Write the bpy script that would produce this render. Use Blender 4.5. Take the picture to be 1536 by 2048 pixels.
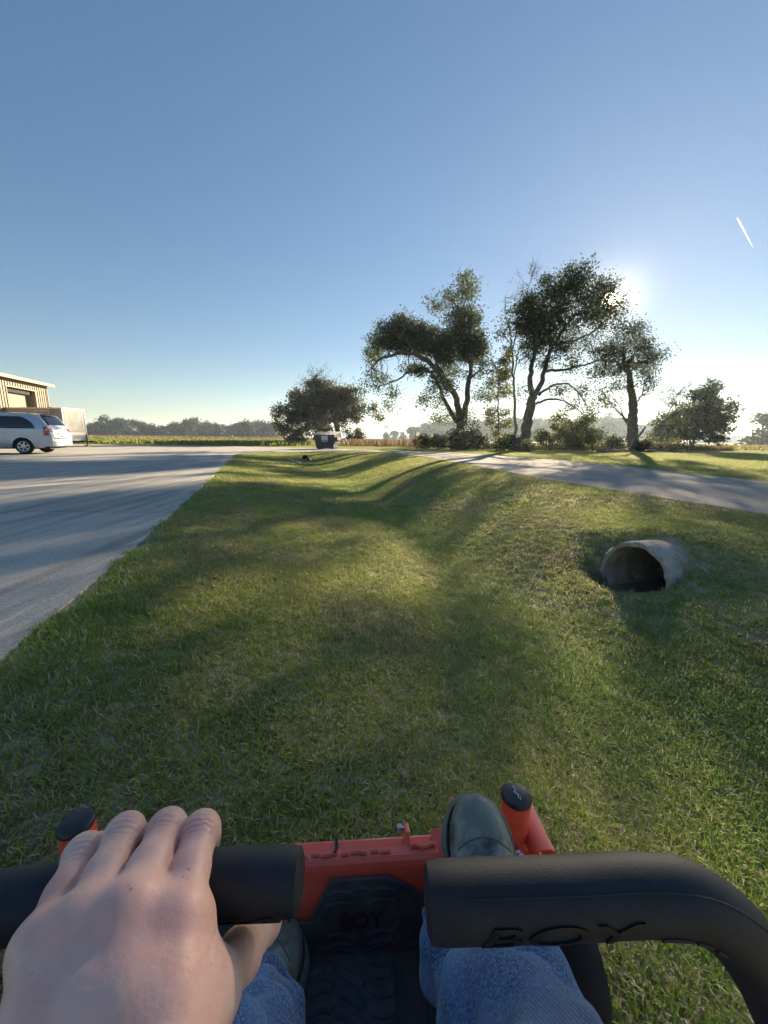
import bpy, bmesh, math, random
import numpy as np
from mathutils import Vector, Matrix, Euler
random.seed(7); RNG = np.random.default_rng(11)
S = bpy.context.scene
for o in list(bpy.data.objects): bpy.data.objects.remove(o)
C = S.collection
# ------------------------------------------------------------------ camera
CAM_H, PITCH, ROLL, FPX = .92, math.radians(10.9), math.radians(.7), 769.0
cd = bpy.data.cameras.new('camera'); cam = bpy.data.objects.new('camera', cd); C.objects.link(cam)
cd.sensor_fit = 'VERTICAL'; cd.sensor_height = 24.0; cd.lens = FPX / 2048 * 24.0
cd.clip_start = .02; cd.clip_end = 9000
cam.matrix_world = Matrix.Translation((0, 0, CAM_H)) @ Matrix.Rotation(math.pi/2 - PITCH, 4, 'X') @ Matrix.Rotation(ROLL, 4, 'Z')
S.camera = cam
S.render.resolution_x, S.render.resolution_y = 768, 1024
CR = cam.matrix_world.to_3x3()
def ray(px, py): return CR @ Vector((px - 768, 1024 - py, -FPX))
def G(px, py, z=0.0):                       # pixel -> point on the level z
    d = ray(px, py); return Vector((0, 0, CAM_H)) + d * ((z - CAM_H) / d.z)
def D(px, py, Z): return Vector((0, 0, CAM_H)) + ray(px, py) * (Z / FPX)
def Y(px, py, y): d = ray(px, py); return Vector((0, 0, CAM_H)) + d * (y / d.y)
# ------------------------------------------------------------------ sky, sun, exposure
SUN = ray(1222, 600).normalized()
EL, AZ = math.asin(SUN.z), math.atan2(SUN.x, SUN.y)
w = bpy.data.worlds.new('World'); S.world = w; w.use_nodes = True
nt = w.node_tree; nt.nodes.clear()
def N(nt, t, **k):
    n = nt.nodes.new(t)
    for a, v in k.items():
        if a.startswith('i_'): n.inputs[a[2:].replace('_', ' ')].default_value = v
        else: setattr(n, a, v)
    return n
sky = N(nt, 'ShaderNodeTexSky', sky_type='NISHITA', sun_disc=False, sun_elevation=EL, sun_rotation=AZ,
        altitude=0, air_density=1.0, dust_density=.06, ozone_density=1.8)
bg = N(nt, 'ShaderNodeBackground', i_Strength=.05)
tc = N(nt, 'ShaderNodeTexCoord')
vd = N(nt, 'ShaderNodeVectorMath', operation='DOT_PRODUCT'); vd.inputs[1].default_value = SUN
nt.links.new(tc.outputs['Generated'], vd.inputs[0])
mr = N(nt, 'ShaderNodeMapRange', interpolation_type='SMOOTHSTEP'); mr.inputs[1].default_value = math.cos(math.radians(1.0)); mr.inputs[2].default_value = math.cos(math.radians(.5))
mr.inputs[3].default_value = 0; mr.inputs[4].default_value = 9.0
nt.links.new(vd.outputs['Value'], mr.inputs[0])
pw = N(nt, 'ShaderNodeMath', operation='POWER'); pw.inputs[1].default_value = 700
mx = N(nt, 'ShaderNodeMath', operation='MAXIMUM'); mx.inputs[1].default_value = 0
nt.links.new(vd.outputs['Value'], mx.inputs[0]); nt.links.new(mx.outputs[0], pw.inputs[0])
ml = N(nt, 'ShaderNodeMath', operation='MULTIPLY_ADD'); ml.inputs[1].default_value = .18
nt.links.new(pw.outputs[0], ml.inputs[0]); nt.links.new(mr.outputs[0], ml.inputs[2])
bg2 = N(nt, 'ShaderNodeBackground'); bg2.inputs[0].default_value = (1, .80, .48, 1)
nt.links.new(ml.outputs[0], bg2.inputs[1])
ad = N(nt, 'ShaderNodeAddShader'); wo = N(nt, 'ShaderNodeOutputWorld')
gmn = N(nt, 'ShaderNodeGamma'); gmn.inputs[1].default_value = .74; hsn = N(nt, 'ShaderNodeHueSaturation'); hsn.inputs['Hue'].default_value = .508; hsn.inputs['Saturation'].default_value = 1.36
nt.links.new(sky.outputs[0], gmn.inputs[0]); nt.links.new(gmn.outputs[0], hsn.inputs['Color']); nt.links.new(hsn.outputs[0], bg.inputs[0]); nt.links.new(bg.outputs[0], ad.inputs[0]); nt.links.new(bg2.outputs[0], ad.inputs[1])
nt.links.new(ad.outputs[0], wo.inputs[0])
sl = bpy.data.lights.new('sun', 'SUN'); sl.energy = 5.0; sl.angle = math.radians(.55); sl.color = (1, .83, .58)
so = bpy.data.objects.new('sun', sl); C.objects.link(so); so.rotation_euler = SUN.to_track_quat('Z', 'Y').to_euler(); so.location = SUN * 100
S.view_settings.view_transform = 'Standard'; S.view_settings.look = 'None'; S.view_settings.gamma = 1
S.view_settings.exposure = 1.95
S.render.engine = 'CYCLES'
cy = S.cycles; cy.max_bounces = 6; cy.diffuse_bounces = 4; cy.glossy_bounces = 2; cy.transmission_bounces = 4; cy.volume_bounces = 0
cy.transparent_max_bounces = 4; cy.use_denoising = True; cy.caustics_reflective = False; cy.caustics_refractive = False
cy.sample_clamp_indirect = 4
# ------------------------------------------------------------------ helpers: materials
def newmat(name):
    m = bpy.data.materials.new(name); m.use_nodes = True; m.node_tree.nodes.clear(); return m, m.node_tree
def rgb(c): return (c[0], c[1], c[2], 1)
def mat(name, c1, c2=None, scale=6., rough=.7, metal=0., bump=0., bscale=None, detail=6., coords='Object', spec=.4, lo=.35, hi=.65, c3=None, scale3=1., coat=0., stretch=None, bdist=.01):
    m, t = newmat(name); L = t.links.new
    p = N(t, 'ShaderNodeBsdfPrincipled'); o = N(t, 'ShaderNodeOutputMaterial'); L(p.outputs[0], o.inputs[0])
    p.inputs['Roughness'].default_value = rough; p.inputs['Metallic'].default_value = metal; p.inputs['Specular IOR Level'].default_value = spec
    p.inputs['Coat Weight'].default_value = coat
    if coords == 'World': src = N(t, 'ShaderNodeNewGeometry').outputs['Position']
    else: src = N(t, 'ShaderNodeTexCoord').outputs[coords]
    if stretch:
        mp = N(t, 'ShaderNodeMapping'); mp.inputs['Scale'].default_value = stretch; L(src, mp.inputs[0]); src = mp.outputs[0]
    def noise(s, d=detail):
        n = N(t, 'ShaderNodeTexNoise'); n.inputs['Scale'].default_value = s; n.inputs['Detail'].default_value = d; n.inputs['Roughness'].default_value = .6
        L(src, n.inputs['Vector']); return n.outputs[0]
    if c2 is None: p.inputs['Base Color'].default_value = rgb(c1)
    else:
        r = N(t, 'ShaderNodeMapRange'); r.inputs[1].default_value = lo; r.inputs[2].default_value = hi; L(noise(scale), r.inputs[0])
        mixn = N(t, 'ShaderNodeMix', data_type='RGBA'); mixn.inputs[6].default_value = rgb(c1); mixn.inputs[7].default_value = rgb(c2); L(r.outputs[0], mixn.inputs[0])
        col = mixn.outputs[2]
        if c3 is not None:
            r3 = N(t, 'ShaderNodeMapRange'); r3.inputs[1].default_value = .5; r3.inputs[2].default_value = .68; L(noise(scale3), r3.inputs[0])
            m3 = N(t, 'ShaderNodeMix', data_type='RGBA'); m3.inputs[7].default_value = rgb(c3); L(col, m3.inputs[6]); L(r3.outputs[0], m3.inputs[0]); col = m3.outputs[2]
        L(col, p.inputs['Base Color'])
    if bump:
        b = N(t, 'ShaderNodeBump'); b.inputs['Strength'].default_value = bump; b.inputs['Distance'].default_value = bdist
        L(noise(bscale or scale*4, 4.), b.inputs['Height']); L(b.outputs[0], p.inputs['Normal'])
    m['p'] = 1
    return m
def leafmat(name, ca, cb, trans=.35, rough=.6, world=None, cw=None):
    """leaf shader: the per-leaf tint picks between two colours; part of the light passes through"""
    m, t = newmat(name); L = t.links.new
    a = N(t, 'ShaderNodeAttribute', attribute_name='tint')
    mixn = N(t, 'ShaderNodeMix', data_type='RGBA'); mixn.inputs[6].default_value = rgb(ca); mixn.inputs[7].default_value = rgb(cb); L(a.outputs['Fac'], mixn.inputs[0])
    col = mixn.outputs[2]
    if world:
        g = N(t, 'ShaderNodeNewGeometry'); n = N(t, 'ShaderNodeTexNoise'); n.inputs['Scale'].default_value = world; n.inputs['Detail'].default_value = 5; L(g.outputs['Position'], n.inputs['Vector'])
        r = N(t, 'ShaderNodeMapRange'); r.inputs[1].default_value = .42; r.inputs[2].default_value = .66; L(n.outputs[0], r.inputs[0])
        m2 = N(t, 'ShaderNodeMix', data_type='RGBA'); m2.inputs[7].default_value = rgb(cw); L(col, m2.inputs[6]); L(r.outputs[0], m2.inputs[0]); col = m2.outputs[2]
    p = N(t, 'ShaderNodeBsdfPrincipled'); p.inputs['Roughness'].default_value = rough; p.inputs['Specular IOR Level'].default_value = .3; L(col, p.inputs['Base Color'])
    tr = N(t, 'ShaderNodeBsdfTranslucent'); L(col, tr.inputs[0])
    ms = N(t, 'ShaderNodeMixShader'); ms.inputs[0].default_value = trans; L(p.outputs[0], ms.inputs[1]); L(tr.outputs[0], ms.inputs[2])
    o = N(t, 'ShaderNodeOutputMaterial'); L(ms.outputs[0], o.inputs[0])
    return m
# ------------------------------------------------------------------ helpers: objects
def tag(o, label=None, cat=None, group=None, kind=None):
    for k, v in (('label', label), ('category', cat), ('group', group), ('kind', kind)):
        if v: o[k] = v
    return o
def link(name, me, m=None, parent=None, smooth=False):
    o = bpy.data.objects.new(name, me); C.objects.link(o)
    if m is not None and not me.materials: me.materials.append(m)
    if smooth: me.polygons.foreach_set('use_smooth', np.ones(len(me.polygons), bool))
    if parent is not None:
        o.parent = parent; o.matrix_parent_inverse = parent.matrix_world.inverted()
    return o
def empty(name, loc=(0, 0, 0), rz=0.):
    o = bpy.data.objects.new(name, None); C.objects.link(o); o.empty_display_size = .2
    o.location = loc; o.rotation_euler = (0, 0, rz)
    o.matrix_world = Matrix.Translation(Vector(loc)) @ Matrix.Rotation(rz, 4, 'Z'); return o
def npmesh(name, V, F, tint=None):
    """mesh from an (n,3) array and an (m,k) face array"""
    V = np.ascontiguousarray(V, np.float32); F = np.ascontiguousarray(F, np.int32); k = F.shape[1]
    me = bpy.data.meshes.new(name); me.vertices.add(len(V)); me.vertices.foreach_set('co', V.ravel())
    me.loops.add(F.size); me.loops.foreach_set('vertex_index', F.ravel())
    me.polygons.add(len(F)); me.polygons.foreach_set('loop_start', np.arange(0, F.size, k, dtype=np.int32))
    me.update(calc_edges=True)
    if tint is not None:
        a = me.attributes.new('tint', 'FLOAT', 'FACE'); a.data.foreach_set('value', np.ascontiguousarray(tint, np.float32))
    return me
class MB:
    """collects shapes into one mesh"""
    def __init__(s): s.v = []; s.f = []
    def add(s, V, F):
        n = len(s.v); s.v += [tuple(p) for p in V]; s.f += [tuple(i + n for i in f) for f in F]; return s
    def box(s, a, b, M=None):
        V = [Vector((x, y, z)) for x in (a[0], b[0]) for y in (a[1], b[1]) for z in (a[2], b[2])]
        if M is not None: V = [M @ v for v in V]
        return s.add(V, [(0,1,3,2), (4,6,7,5), (0,4,5,1), (2,3,7,6), (0,2,6,4), (1,5,7,3)])
    def hexa(s, bot, top):      # bot, top: rings of the same count
        n = len(bot); V = list(bot) + list(top)
        return s.add(V, [tuple(range(n))[::-1], tuple(range(n, 2*n))] + [(i, (i+1) % n, n+(i+1) % n, n+i) for i in range(n)])
    def tube(s, pts, rad, n=8, caps=True, flat=1.):
        V, F = tube(pts, rad, n, caps, flat); return s.add(V, F)
    def lathe(s, prof, n=16, M=None, caps=True):   # prof: (r, z) list
        V = []; F = []
        for r, z in prof:
            for i in range(n):
                a = 2*math.pi*i/n; V.append(Vector((r*math.cos(a), r*math.sin(a), z)))
        for j in range(len(prof)-1):
            for i in range(n): F.append((j*n+i, j*n+(i+1) % n, (j+1)*n+(i+1) % n, (j+1)*n+i))
        if caps: F.append(tuple(range(n))[::-1]); F.append(tuple(range((len(prof)-1)*n, len(prof)*n)))
        if M is not None: V = [M @ v for v in V]
        return s.add(V, F)
    def build(s, name, m, parent=None, smooth=False, bevel=0., seg=2):
        me = bpy.data.meshes.new(name); me.from_pydata(s.v, [], s.f)
        bm = bmesh.new(); bm.from_mesh(me); bmesh.ops.recalc_face_normals(bm, faces=bm.faces)
        if bevel:
            ed = [e for e in bm.edges if len(e.link_faces) == 2 and e.calc_face_angle(0) > .5]
            bmesh.ops.bevel(bm, geom=ed, offset=bevel, segments=seg, profile=.5, affect='EDGES', clamp_overlap=True)
        bm.to_mesh(me); bm.free()
        o = link(name, me, m, parent)
        if smooth:
            me.polygons.foreach_set('use_smooth', np.ones(len(me.polygons), bool)); me.set_sharp_from_angle(angle=math.radians(38))
        return o
def frames(pts):
    pts = [Vector(p) for p in pts]; n = len(pts); T = []
    for i in range(n): T.append((pts[min(i+1, n-1)] - pts[max(i-1, 0)]).normalized())
    a = Vector((0, 0, 1)) if abs(T[0].z) < .9 else Vector((1, 0, 0))
    u = T[0].cross(a).normalized(); U = [u]
    for i in range(1, n):
        u = U[-1] - T[i] * U[-1].dot(T[i]); U.append(u.normalized() if u.length > 1e-6 else U[-1])
    return pts, T, U
def tube(pts, rad, n=8, caps=True, flat=1.):
    pts, T, U = frames(pts); V = []; F = []
    if not hasattr(rad, '__len__'): rad = [rad]*len(pts)
    for p, t, u, r in zip(pts, T, U, rad):
        b = t.cross(u)
        for i in range(n):
            a = 2*math.pi*i/n; V.append(p + u*(r*math.cos(a)) + b*(r*flat*math.sin(a)))
    for j in range(len(pts)-1):
        for i in range(n): F.append((j*n+i, j*n+(i+1) % n, (j+1)*n+(i+1) % n, (j+1)*n+i))
    if caps: F.append(tuple(range(n))[::-1]); F.append(tuple(range((len(pts)-1)*n, len(pts)*n)))
    return V, F
def spline(pts, m=6):
    P = [Vector(p) for p in pts]
    if len(P) < 3: return [P[0].lerp(P[-1], i/m) for i in range(m+1)]
    Q = [P[0]*2-P[1]] + P + [P[-1]*2-P[-2]]; out = []
    for i in range(1, len(Q)-2):
        a, b, c, d = Q[i-1:i+3]
        for k in range(m):
            t = k/m; out.append(.5*((2*b) + (c-a)*t + (2*a-5*b+4*c-d)*t*t + (3*b-a-3*c+d)*t**3))
    out.append(P[-1]); return out
def text_mesh(body, size, extrude=0.):
    cu = bpy.data.curves.new('t', 'FONT'); cu.body = body; cu.size = size; cu.extrude = extrude; cu.align_x = 'CENTER'; cu.align_y = 'CENTER'
    o = bpy.data.objects.new('t', cu); C.objects.link(o)
    dg = bpy.context.evaluated_depsgraph_get(); me = bpy.data.meshes.new_from_object(o.evaluated_get(dg))
    V = [v.co.copy() for v in me.vertices]; F = [tuple(p.vertices) for p in me.polygons]
    bpy.data.objects.remove(o); bpy.data.meshes.remove(me); return V, F
# ------------------------------------------------------------------ the ground
def ip(y, xs, ys): return np.interp(y, xs, ys)
def xL(y): return ip(y, [-9, 0, 1.42, 3.0, 5.5, 20.4], [-1.25, -1.25, -1.58, -2.05, -2.86, -7.75])
def xR(y): return ip(y, [-9, 0, 4.9, 6.5, 8.8, 14, 20, 25.3], [8.6, 6.45, 4.97, 4.52, 3.95, 3.1, 1.9, .67])
def xRf(y): return ip(y, [-9, 0, 4, 9, 13.3, 19, 26.5, 31], [13, 10.7, 9.7, 9.05, 8.9, 7.9, 4.45, -1.2])
def xC(y): return ip(y, [-6, 0, 2.5, 3.6, 5, 8.2, 12, 16, 20, 24], [2.1, 1.62, 1.42, 1.2, .75, .24, -1.1, -2.1, -3.2, -4.])
def dep(y): return ip(y, [-6, 4, 8, 12, 16, 20, 22.5, 24.3], [.60, .60, .62, .62, .58, .44, .2, 0])
PIPE_P = G(1264, 1155, -.42); PIPE_A = Vector((.92, .39, -.06)).normalized()
def vnoise(x, y, s=1.):   # cheap smooth value noise
    return (np.sin(x*1.7*s+np.sin(y*1.3*s)*1.5) + np.sin(y*2.1*s+np.sin(x*1.1*s+2)*1.7) + np.sin((x+y)*.9*s+1.3))/3
APRON = [(-7.75, 20.4), (-7.2, 22.6), (-5.9, 24.1), (-2.3, 25.3), (.9, 25.6), (-1.3, 31.2), (-3.2, 31.9), (-8, 34), (-14, 36), (-23, 36.5), (-62, 36.5), (-62, 20.4)]
def inpoly(x, y, poly):
    c = np.zeros(x.shape, bool); n = len(poly)
    for i in range(n):
        (x1, y1), (x2, y2) = poly[i], poly[(i+1) % n]
        if y1 == y2: continue
        k = ((y1 > y) != (y2 > y)) & (x < (x2-x1)*(y-y1)/(y2-y1)+x1); c ^= k
    return c
def on_paving(x, y, e=0.): return ((x < xL(y)-e) & (y < 20.6) & (x > -62) & (y > -9)) | inpoly(x, y, APRON)
def on_road(x, y, e=0.): return (x > xR(y)+e) & (x < xRf(y)-e) & (y < 31) & (y > -9)
def H(x, y):
    x = np.asarray(x, float); y = np.asarray(y, float)
    c, d, l, r = xC(y), dep(y), xL(y), xR(y)
    sl = np.clip((c-x)/np.maximum(c-l, .1), 0, 1); sr = np.clip((x-c)/np.maximum(r-c, .1), 0, 1)
    pl = np.where(x < c, (1-np.sqrt(sl*sl+.012)+.0)**1.25, 0); pl = np.nan_to_num(np.maximum(pl, 0))
    bank = np.where(x >= c, np.clip(1-np.sqrt(sr*sr+.006), 0, 1)**1.7, 0)
    z = -d*np.where(x < c, pl, bank)
    z = z + .012*vnoise(x, y, 1.3) * np.where((x > l) & (x < r), 1, 0) - .012
    # the mower stands on a fairly level spot
    q = np.exp(-((x+.1)**2/1.0+(y-.3)**2/1.0)**2); z = z*(1-q) - .165*q
    # hollow in front of the pipe and the bank over it
    dx, dy = x-PIPE_P.x, y-PIPE_P.y; a = PIPE_A.x*dx+PIPE_A.y*dy; b = -PIPE_A.y*dx+PIPE_A.x*dy
    hol = np.exp(-((a+.10)/.27)**2-(b/.33)**2); z = z*(1-hol) - .68*hol
    lip = np.exp(-((a-1.05)/.66)**6-(b/.8)**2); z = z*(1-lip) + np.maximum(z, -.01)*lip
    inpav = on_paving(x, y, .05) | on_road(x, y, .05)
    z = np.where(inpav, -.07, z)
    far = (x > xRf(y)) & (y < 60)
    z = np.where(far & ~inpav, -.02-.10*np.exp(-((y-24-.15*(x-20))/3.0)**2)*np.clip((x-12)/6, 0, 1), z)
    return z
xs = np.unique(np.concatenate([np.linspace(-2600, -70, 16), np.linspace(-70, -9, 50), np.arange(-9, 7.2, .11), np.arange(2.1, 4.4, .045), np.linspace(7.2, 70, 70), np.linspace(70, 2600, 16)]))
ys = np.unique(np.concatenate([np.linspace(-2600, -9, 10), np.linspace(-9, -1.5, 30), np.arange(-1.5, 10, .11), np.arange(3.2, 5.4, .045), np.arange(10, 34, .2), np.linspace(34, 90, 40), np.linspace(90, 2600, 24)]))
XX, YY = np.meshgrid(xs, ys); nx = len(xs); ny = len(ys)
V = np.stack([XX.ravel(), YY.ravel(), H(XX.ravel(), YY.ravel())], 1)
ii = (np.arange(ny-1)[:, None]*nx + np.arange(nx-1)[None]).ravel()
Q = np.stack([ii, ii+1, ii+nx+1, ii+nx], 1)
dV = V-np.array(PIPE_P); aV = dV@np.array(PIPE_A); rV = np.linalg.norm(dV-aV[:, None]*np.array(PIPE_A), axis=1)
inside = (rV < .30) & (aV > -.01) & (aV < 1.4); Q = Q[~inside[Q].any(1)]        # the bore of the culvert stays open
me = npmesh('ground', V, Q)
def ground_material():
    m, t = newmat('ground_soil_and_turf'); L = t.links.new
    g = N(t, 'ShaderNodeNewGeometry'); p = N(t, 'ShaderNodeBsdfPrincipled'); o = N(t, 'ShaderNodeOutputMaterial'); L(p.outputs[0], o.inputs[0])
    p.inputs['Roughness'].default_value = .95; p.inputs['Specular IOR Level'].default_value = .1
    def noise(s, d=5):
        n = N(t, 'ShaderNodeTexNoise'); n.inputs['Scale'].default_value = s; n.inputs['Detail'].default_value = d; L(g.outputs['Position'], n.inputs['Vector']); return n.outputs[0]
    def rng(v, a, b):
        r = N(t, 'ShaderNodeMapRange'); r.inputs[1].default_value = a; r.inputs[2].default_value = b; L(v, r.inputs[0]); return r.outputs[0]
    def mix(f, a, b):
        k = N(t, 'ShaderNodeMix', data_type='RGBA'); L(f, k.inputs[0])
        for i, c in ((6, a), (7, b)):
            if isinstance(c, tuple): k.inputs[i].default_value = rgb(c)
            else: L(c, k.inputs[i])
        return k.outputs[2]
    thatch = mix(rng(noise(60), .35, .65), (.30, .265, .15), (.47, .41, .26))
    turf = mix(rng(noise(.9), .35, .65), (.17, .21, .035), (.30, .31, .065))
    turf = mix(rng(noise(14), .3, .7), turf, (.25, .21, .07))
    field = mix(rng(noise(.12), .4, .6), (.16, .19, .035), (.27, .23, .08))
    field = mix(rng(noise(2.5), .4, .7), field, (.24, .18, .09))
    sx = N(t, 'ShaderNodeSeparateXYZ'); L(g.outputs['Position'], sx.inputs[0])
    c = mix(rng(sx.outputs[1], 6, 16), thatch, turf); c = mix(rng(sx.outputs[1], 33, 38), c, field)
    # bare earth washed out below the pipe mouth
    vdn = N(t, 'ShaderNodeVectorMath', operation='DISTANCE'); vdn.inputs[1].default_value = PIPE_P - PIPE_A*.38 + Vector((-.05, .12, -.22)); L(g.outputs['Position'], vdn.inputs[0])
    ma = N(t, 'ShaderNodeMath', operation='MULTIPLY_ADD'); ma.inputs[1].default_value = .5; L(noise(7), ma.inputs[0]); L(vdn.outputs['Value'], ma.inputs[2])
    c = mix(rng(ma.outputs[0], .62, .80), (.17, .125, .085), c)
    L(c, p.inputs['Base Color'])
    b = N(t, 'ShaderNodeBump'); b.inputs['Strength'].default_value = .8; b.inputs['Distance'].default_value = .03; L(noise(45, 8), b.inputs['Height']); L(b.outputs[0], p.inputs['Normal'])
    return m
ground = link('ground', me, ground_material(), smooth=True); tag(ground, kind='structure')
# ------------------------------------------------------------------ concrete yard: slabs with recessed joints, then an apron
def concrete_material():
    m, t = newmat('worn_concrete'); L = t.links.new
    g = N(t, 'ShaderNodeNewGeometry'); oi = N(t, 'ShaderNodeObjectInfo'); p = N(t, 'ShaderNodeBsdfPrincipled'); o = N(t, 'ShaderNodeOutputMaterial'); L(p.outputs[0], o.inputs[0])
    p.inputs['Roughness'].default_value = .8; p.inputs['Specular IOR Level'].default_value = .3
    mp = N(t, 'ShaderNodeMapping'); mp.inputs['Rotation'].default_value = (0, 0, math.radians(-18)); mp.inputs['Scale'].default_value = (3.2, .28, 1); L(g.outputs['Position'], mp.inputs[0])
    def noise(s, d=6, v=None):
        n = N(t, 'ShaderNodeTexNoise'); n.inputs['Scale'].default_value = s; n.inputs['Detail'].default_value = d; n.inputs['Roughness'].default_value = .65; L(v or g.outputs['Position'], n.inputs['Vector']); return n.outputs[0]
    def rng(v, a, b):
        r = N(t, 'ShaderNodeMapRange'); r.inputs[1].default_value = a; r.inputs[2].default_value = b; L(v, r.inputs[0]); return r.outputs[0]
    def mix(f, a, b):
        k = N(t, 'ShaderNodeMix', data_type='RGBA'); L(f, k.inputs[0])
        for i, c in ((6, a), (7, b)):
            if isinstance(c, tuple): k.inputs[i].default_value = rgb(c)
            else: L(c, k.inputs[i])
        return k.outputs[2]
    c = mix(rng(noise(.8), .3, .7), (.42, .38, .32), (.60, .55, .46))
    c = mix(rng(noise(1.3, 8, mp.outputs[0]), .47, .60), c, (.28, .26, .225))      # tyre-worn streaks
    c = mix(rng(noise(3.1, 8, mp.outputs[0]), .60, .72), c, (.68, .63, .55))
    c = mix(rng(noise(.35), .52, .66), c, (.34, .31, .27))
    c = mix(rng(noise(38, 4), .50, .72), c, (.24, .22, .19)); c = mix(rng(noise(90, 3), .52, .70), c, (.66, .64, .60)); c = mix(rng(noise(120, 2), .58, .70), c, (.16, .155, .15))
    sc = N(t, 'ShaderNodeMix', data_type='RGBA', blend_type='MULTIPLY'); sc.inputs[0].default_value = 1; r = N(t, 'ShaderNodeMapRange'); r.inputs[3].default_value = .86; r.inputs[4].default_value = 1.06; L(oi.outputs['Random'], r.inputs[0]); L(c, sc.inputs[6]); L(r.outputs[0], sc.inputs[7])
    L(sc.outputs[2], p.inputs['Base Color'])
    b = N(t, 'ShaderNodeBump'); b.inputs['Strength'].default_value = .6; b.inputs['Distance'].default_value = .006; L(noise(220, 4), b.inputs['Height']); L(b.outputs[0], p.inputs['Normal'])
    return m
concrete = concrete_material()
joint = mat('joint_filler', (.06, .058, .055), (.10, .095, .09), rough=.95)
def prism(name, poly, z0, z1, m, parent=None, kind=None):
    b = MB(); b.hexa([(x, y, z0) for x, y in poly], [(x, y, z1) for x, y in poly]); o = b.build(name, m, parent)
    if kind: tag(o, kind=kind)
    return o
ed = [(float(xL(y)), y) for y in np.linspace(-8.8, 20.4, 40)]
pav = prism('pavement', [(-61.8, 20.4), (-61.8, -8.8)] + [(x-.02, y) for x, y in ed], -.12, -.016, joint, None, 'structure')
us = [-8.8, -5, -.3, 4.55, 9.6, 14.9, 20.39]; vs = [0, 4.9, 9.8, 14.7, 19.6, 24.5, 30, 36, 42, 48, 54, 61]
g_ = .007
for i in range(len(us)-1):
    for j in range(len(vs)-1):
        y0, y1 = us[i]+g_, us[i+1]-g_; q = []
        a, b_ = vs[j]+(g_ if j else 0), vs[j+1]-g_
        yy = np.linspace(y0, y1, 7)
        right = [(float(xL(v))-a, float(v)) for v in yy]; left = [(float(xL(v))-b_, float(v)) for v in yy[::-1]]
        if min(p[0] for p in left) < -62: continue
        prism('slab', left+right, -.11, 0., concrete, pav)
apron = prism('pavement_apron', [(x, y if y != 20.4 else 20.4+.012) for x, y in APRON], -.12, 0.002, concrete, None, 'structure')
asphalt = mat('old_asphalt', (.24, .215, .19), (.48, .44, .38), scale=90, rough=1., bump=.7, bscale=320, coords='World', c3=(.46, .41, .345), scale3=.5, spec=.08, bdist=.008)
rp = [(float(xR(y)), float(y)) for y in np.linspace(-8.8, 25.3, 46)] + [(-.2, 29.0), (-1.0, 31.0)] + [(float(xRf(y)), float(y)) for y in np.linspace(30.8, -8.8, 50)]
def ragged(pts, a=.05): return [(x+RNG.normal()*a, y) for x, y in pts]
road = prism('road', ragged(rp), -.12, .008, asphalt, None, 'structure')
# ------------------------------------------------------------------ grass: one mown lawn, thousands of tufts
def blade_tuft(name, nb, rad, hmin, hmax, wid, seed, m):
    r = np.random.default_rng(seed); V = []; F = []; T = []
    for k in range(nb):
        a, d = r.uniform(0, 6.283), rad*math.sqrt(r.uniform()); bx, by = d*math.cos(a), d*math.sin(a)
        h = r.uniform(hmin, hmax); az = r.uniform(0, 6.283); lean = r.uniform(.3, 1.7); wd = wid*r.uniform(.7, 1.2); f = (math.cos(az), math.sin(az)); s = (-f[1], f[0]); n = len(V)
        for q, (u, ww) in enumerate(((0, 1), (.45, .9), (.8, .55), (1, 0))):
            out = h*lean*u*u*.8; z = h*u*(1-.30*lean*u*.7) - .004
            if q < 3: V += [(bx+f[0]*out-s[0]*wd*ww/2, by+f[1]*out-s[1]*wd*ww/2, z), (bx+f[0]*out+s[0]*wd*ww/2, by+f[1]*out+s[1]*wd*ww/2, z)]
            else: V.append((bx+f[0]*out, by+f[1]*out, z))
        F += [(n, n+1, n+3, n+2), (n+2, n+3, n+5, n+4), (n+4, n+5, n+6)]; t = r.uniform(); T += [t]*3
    me = bpy.data.meshes.new(name); me.from_pydata(V, [], F); me.materials.append(m)
    at = me.attributes.new('tint', 'FLOAT', 'FACE'); at.data.foreach_set('value', np.array(T, np.float32)); return me
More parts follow.
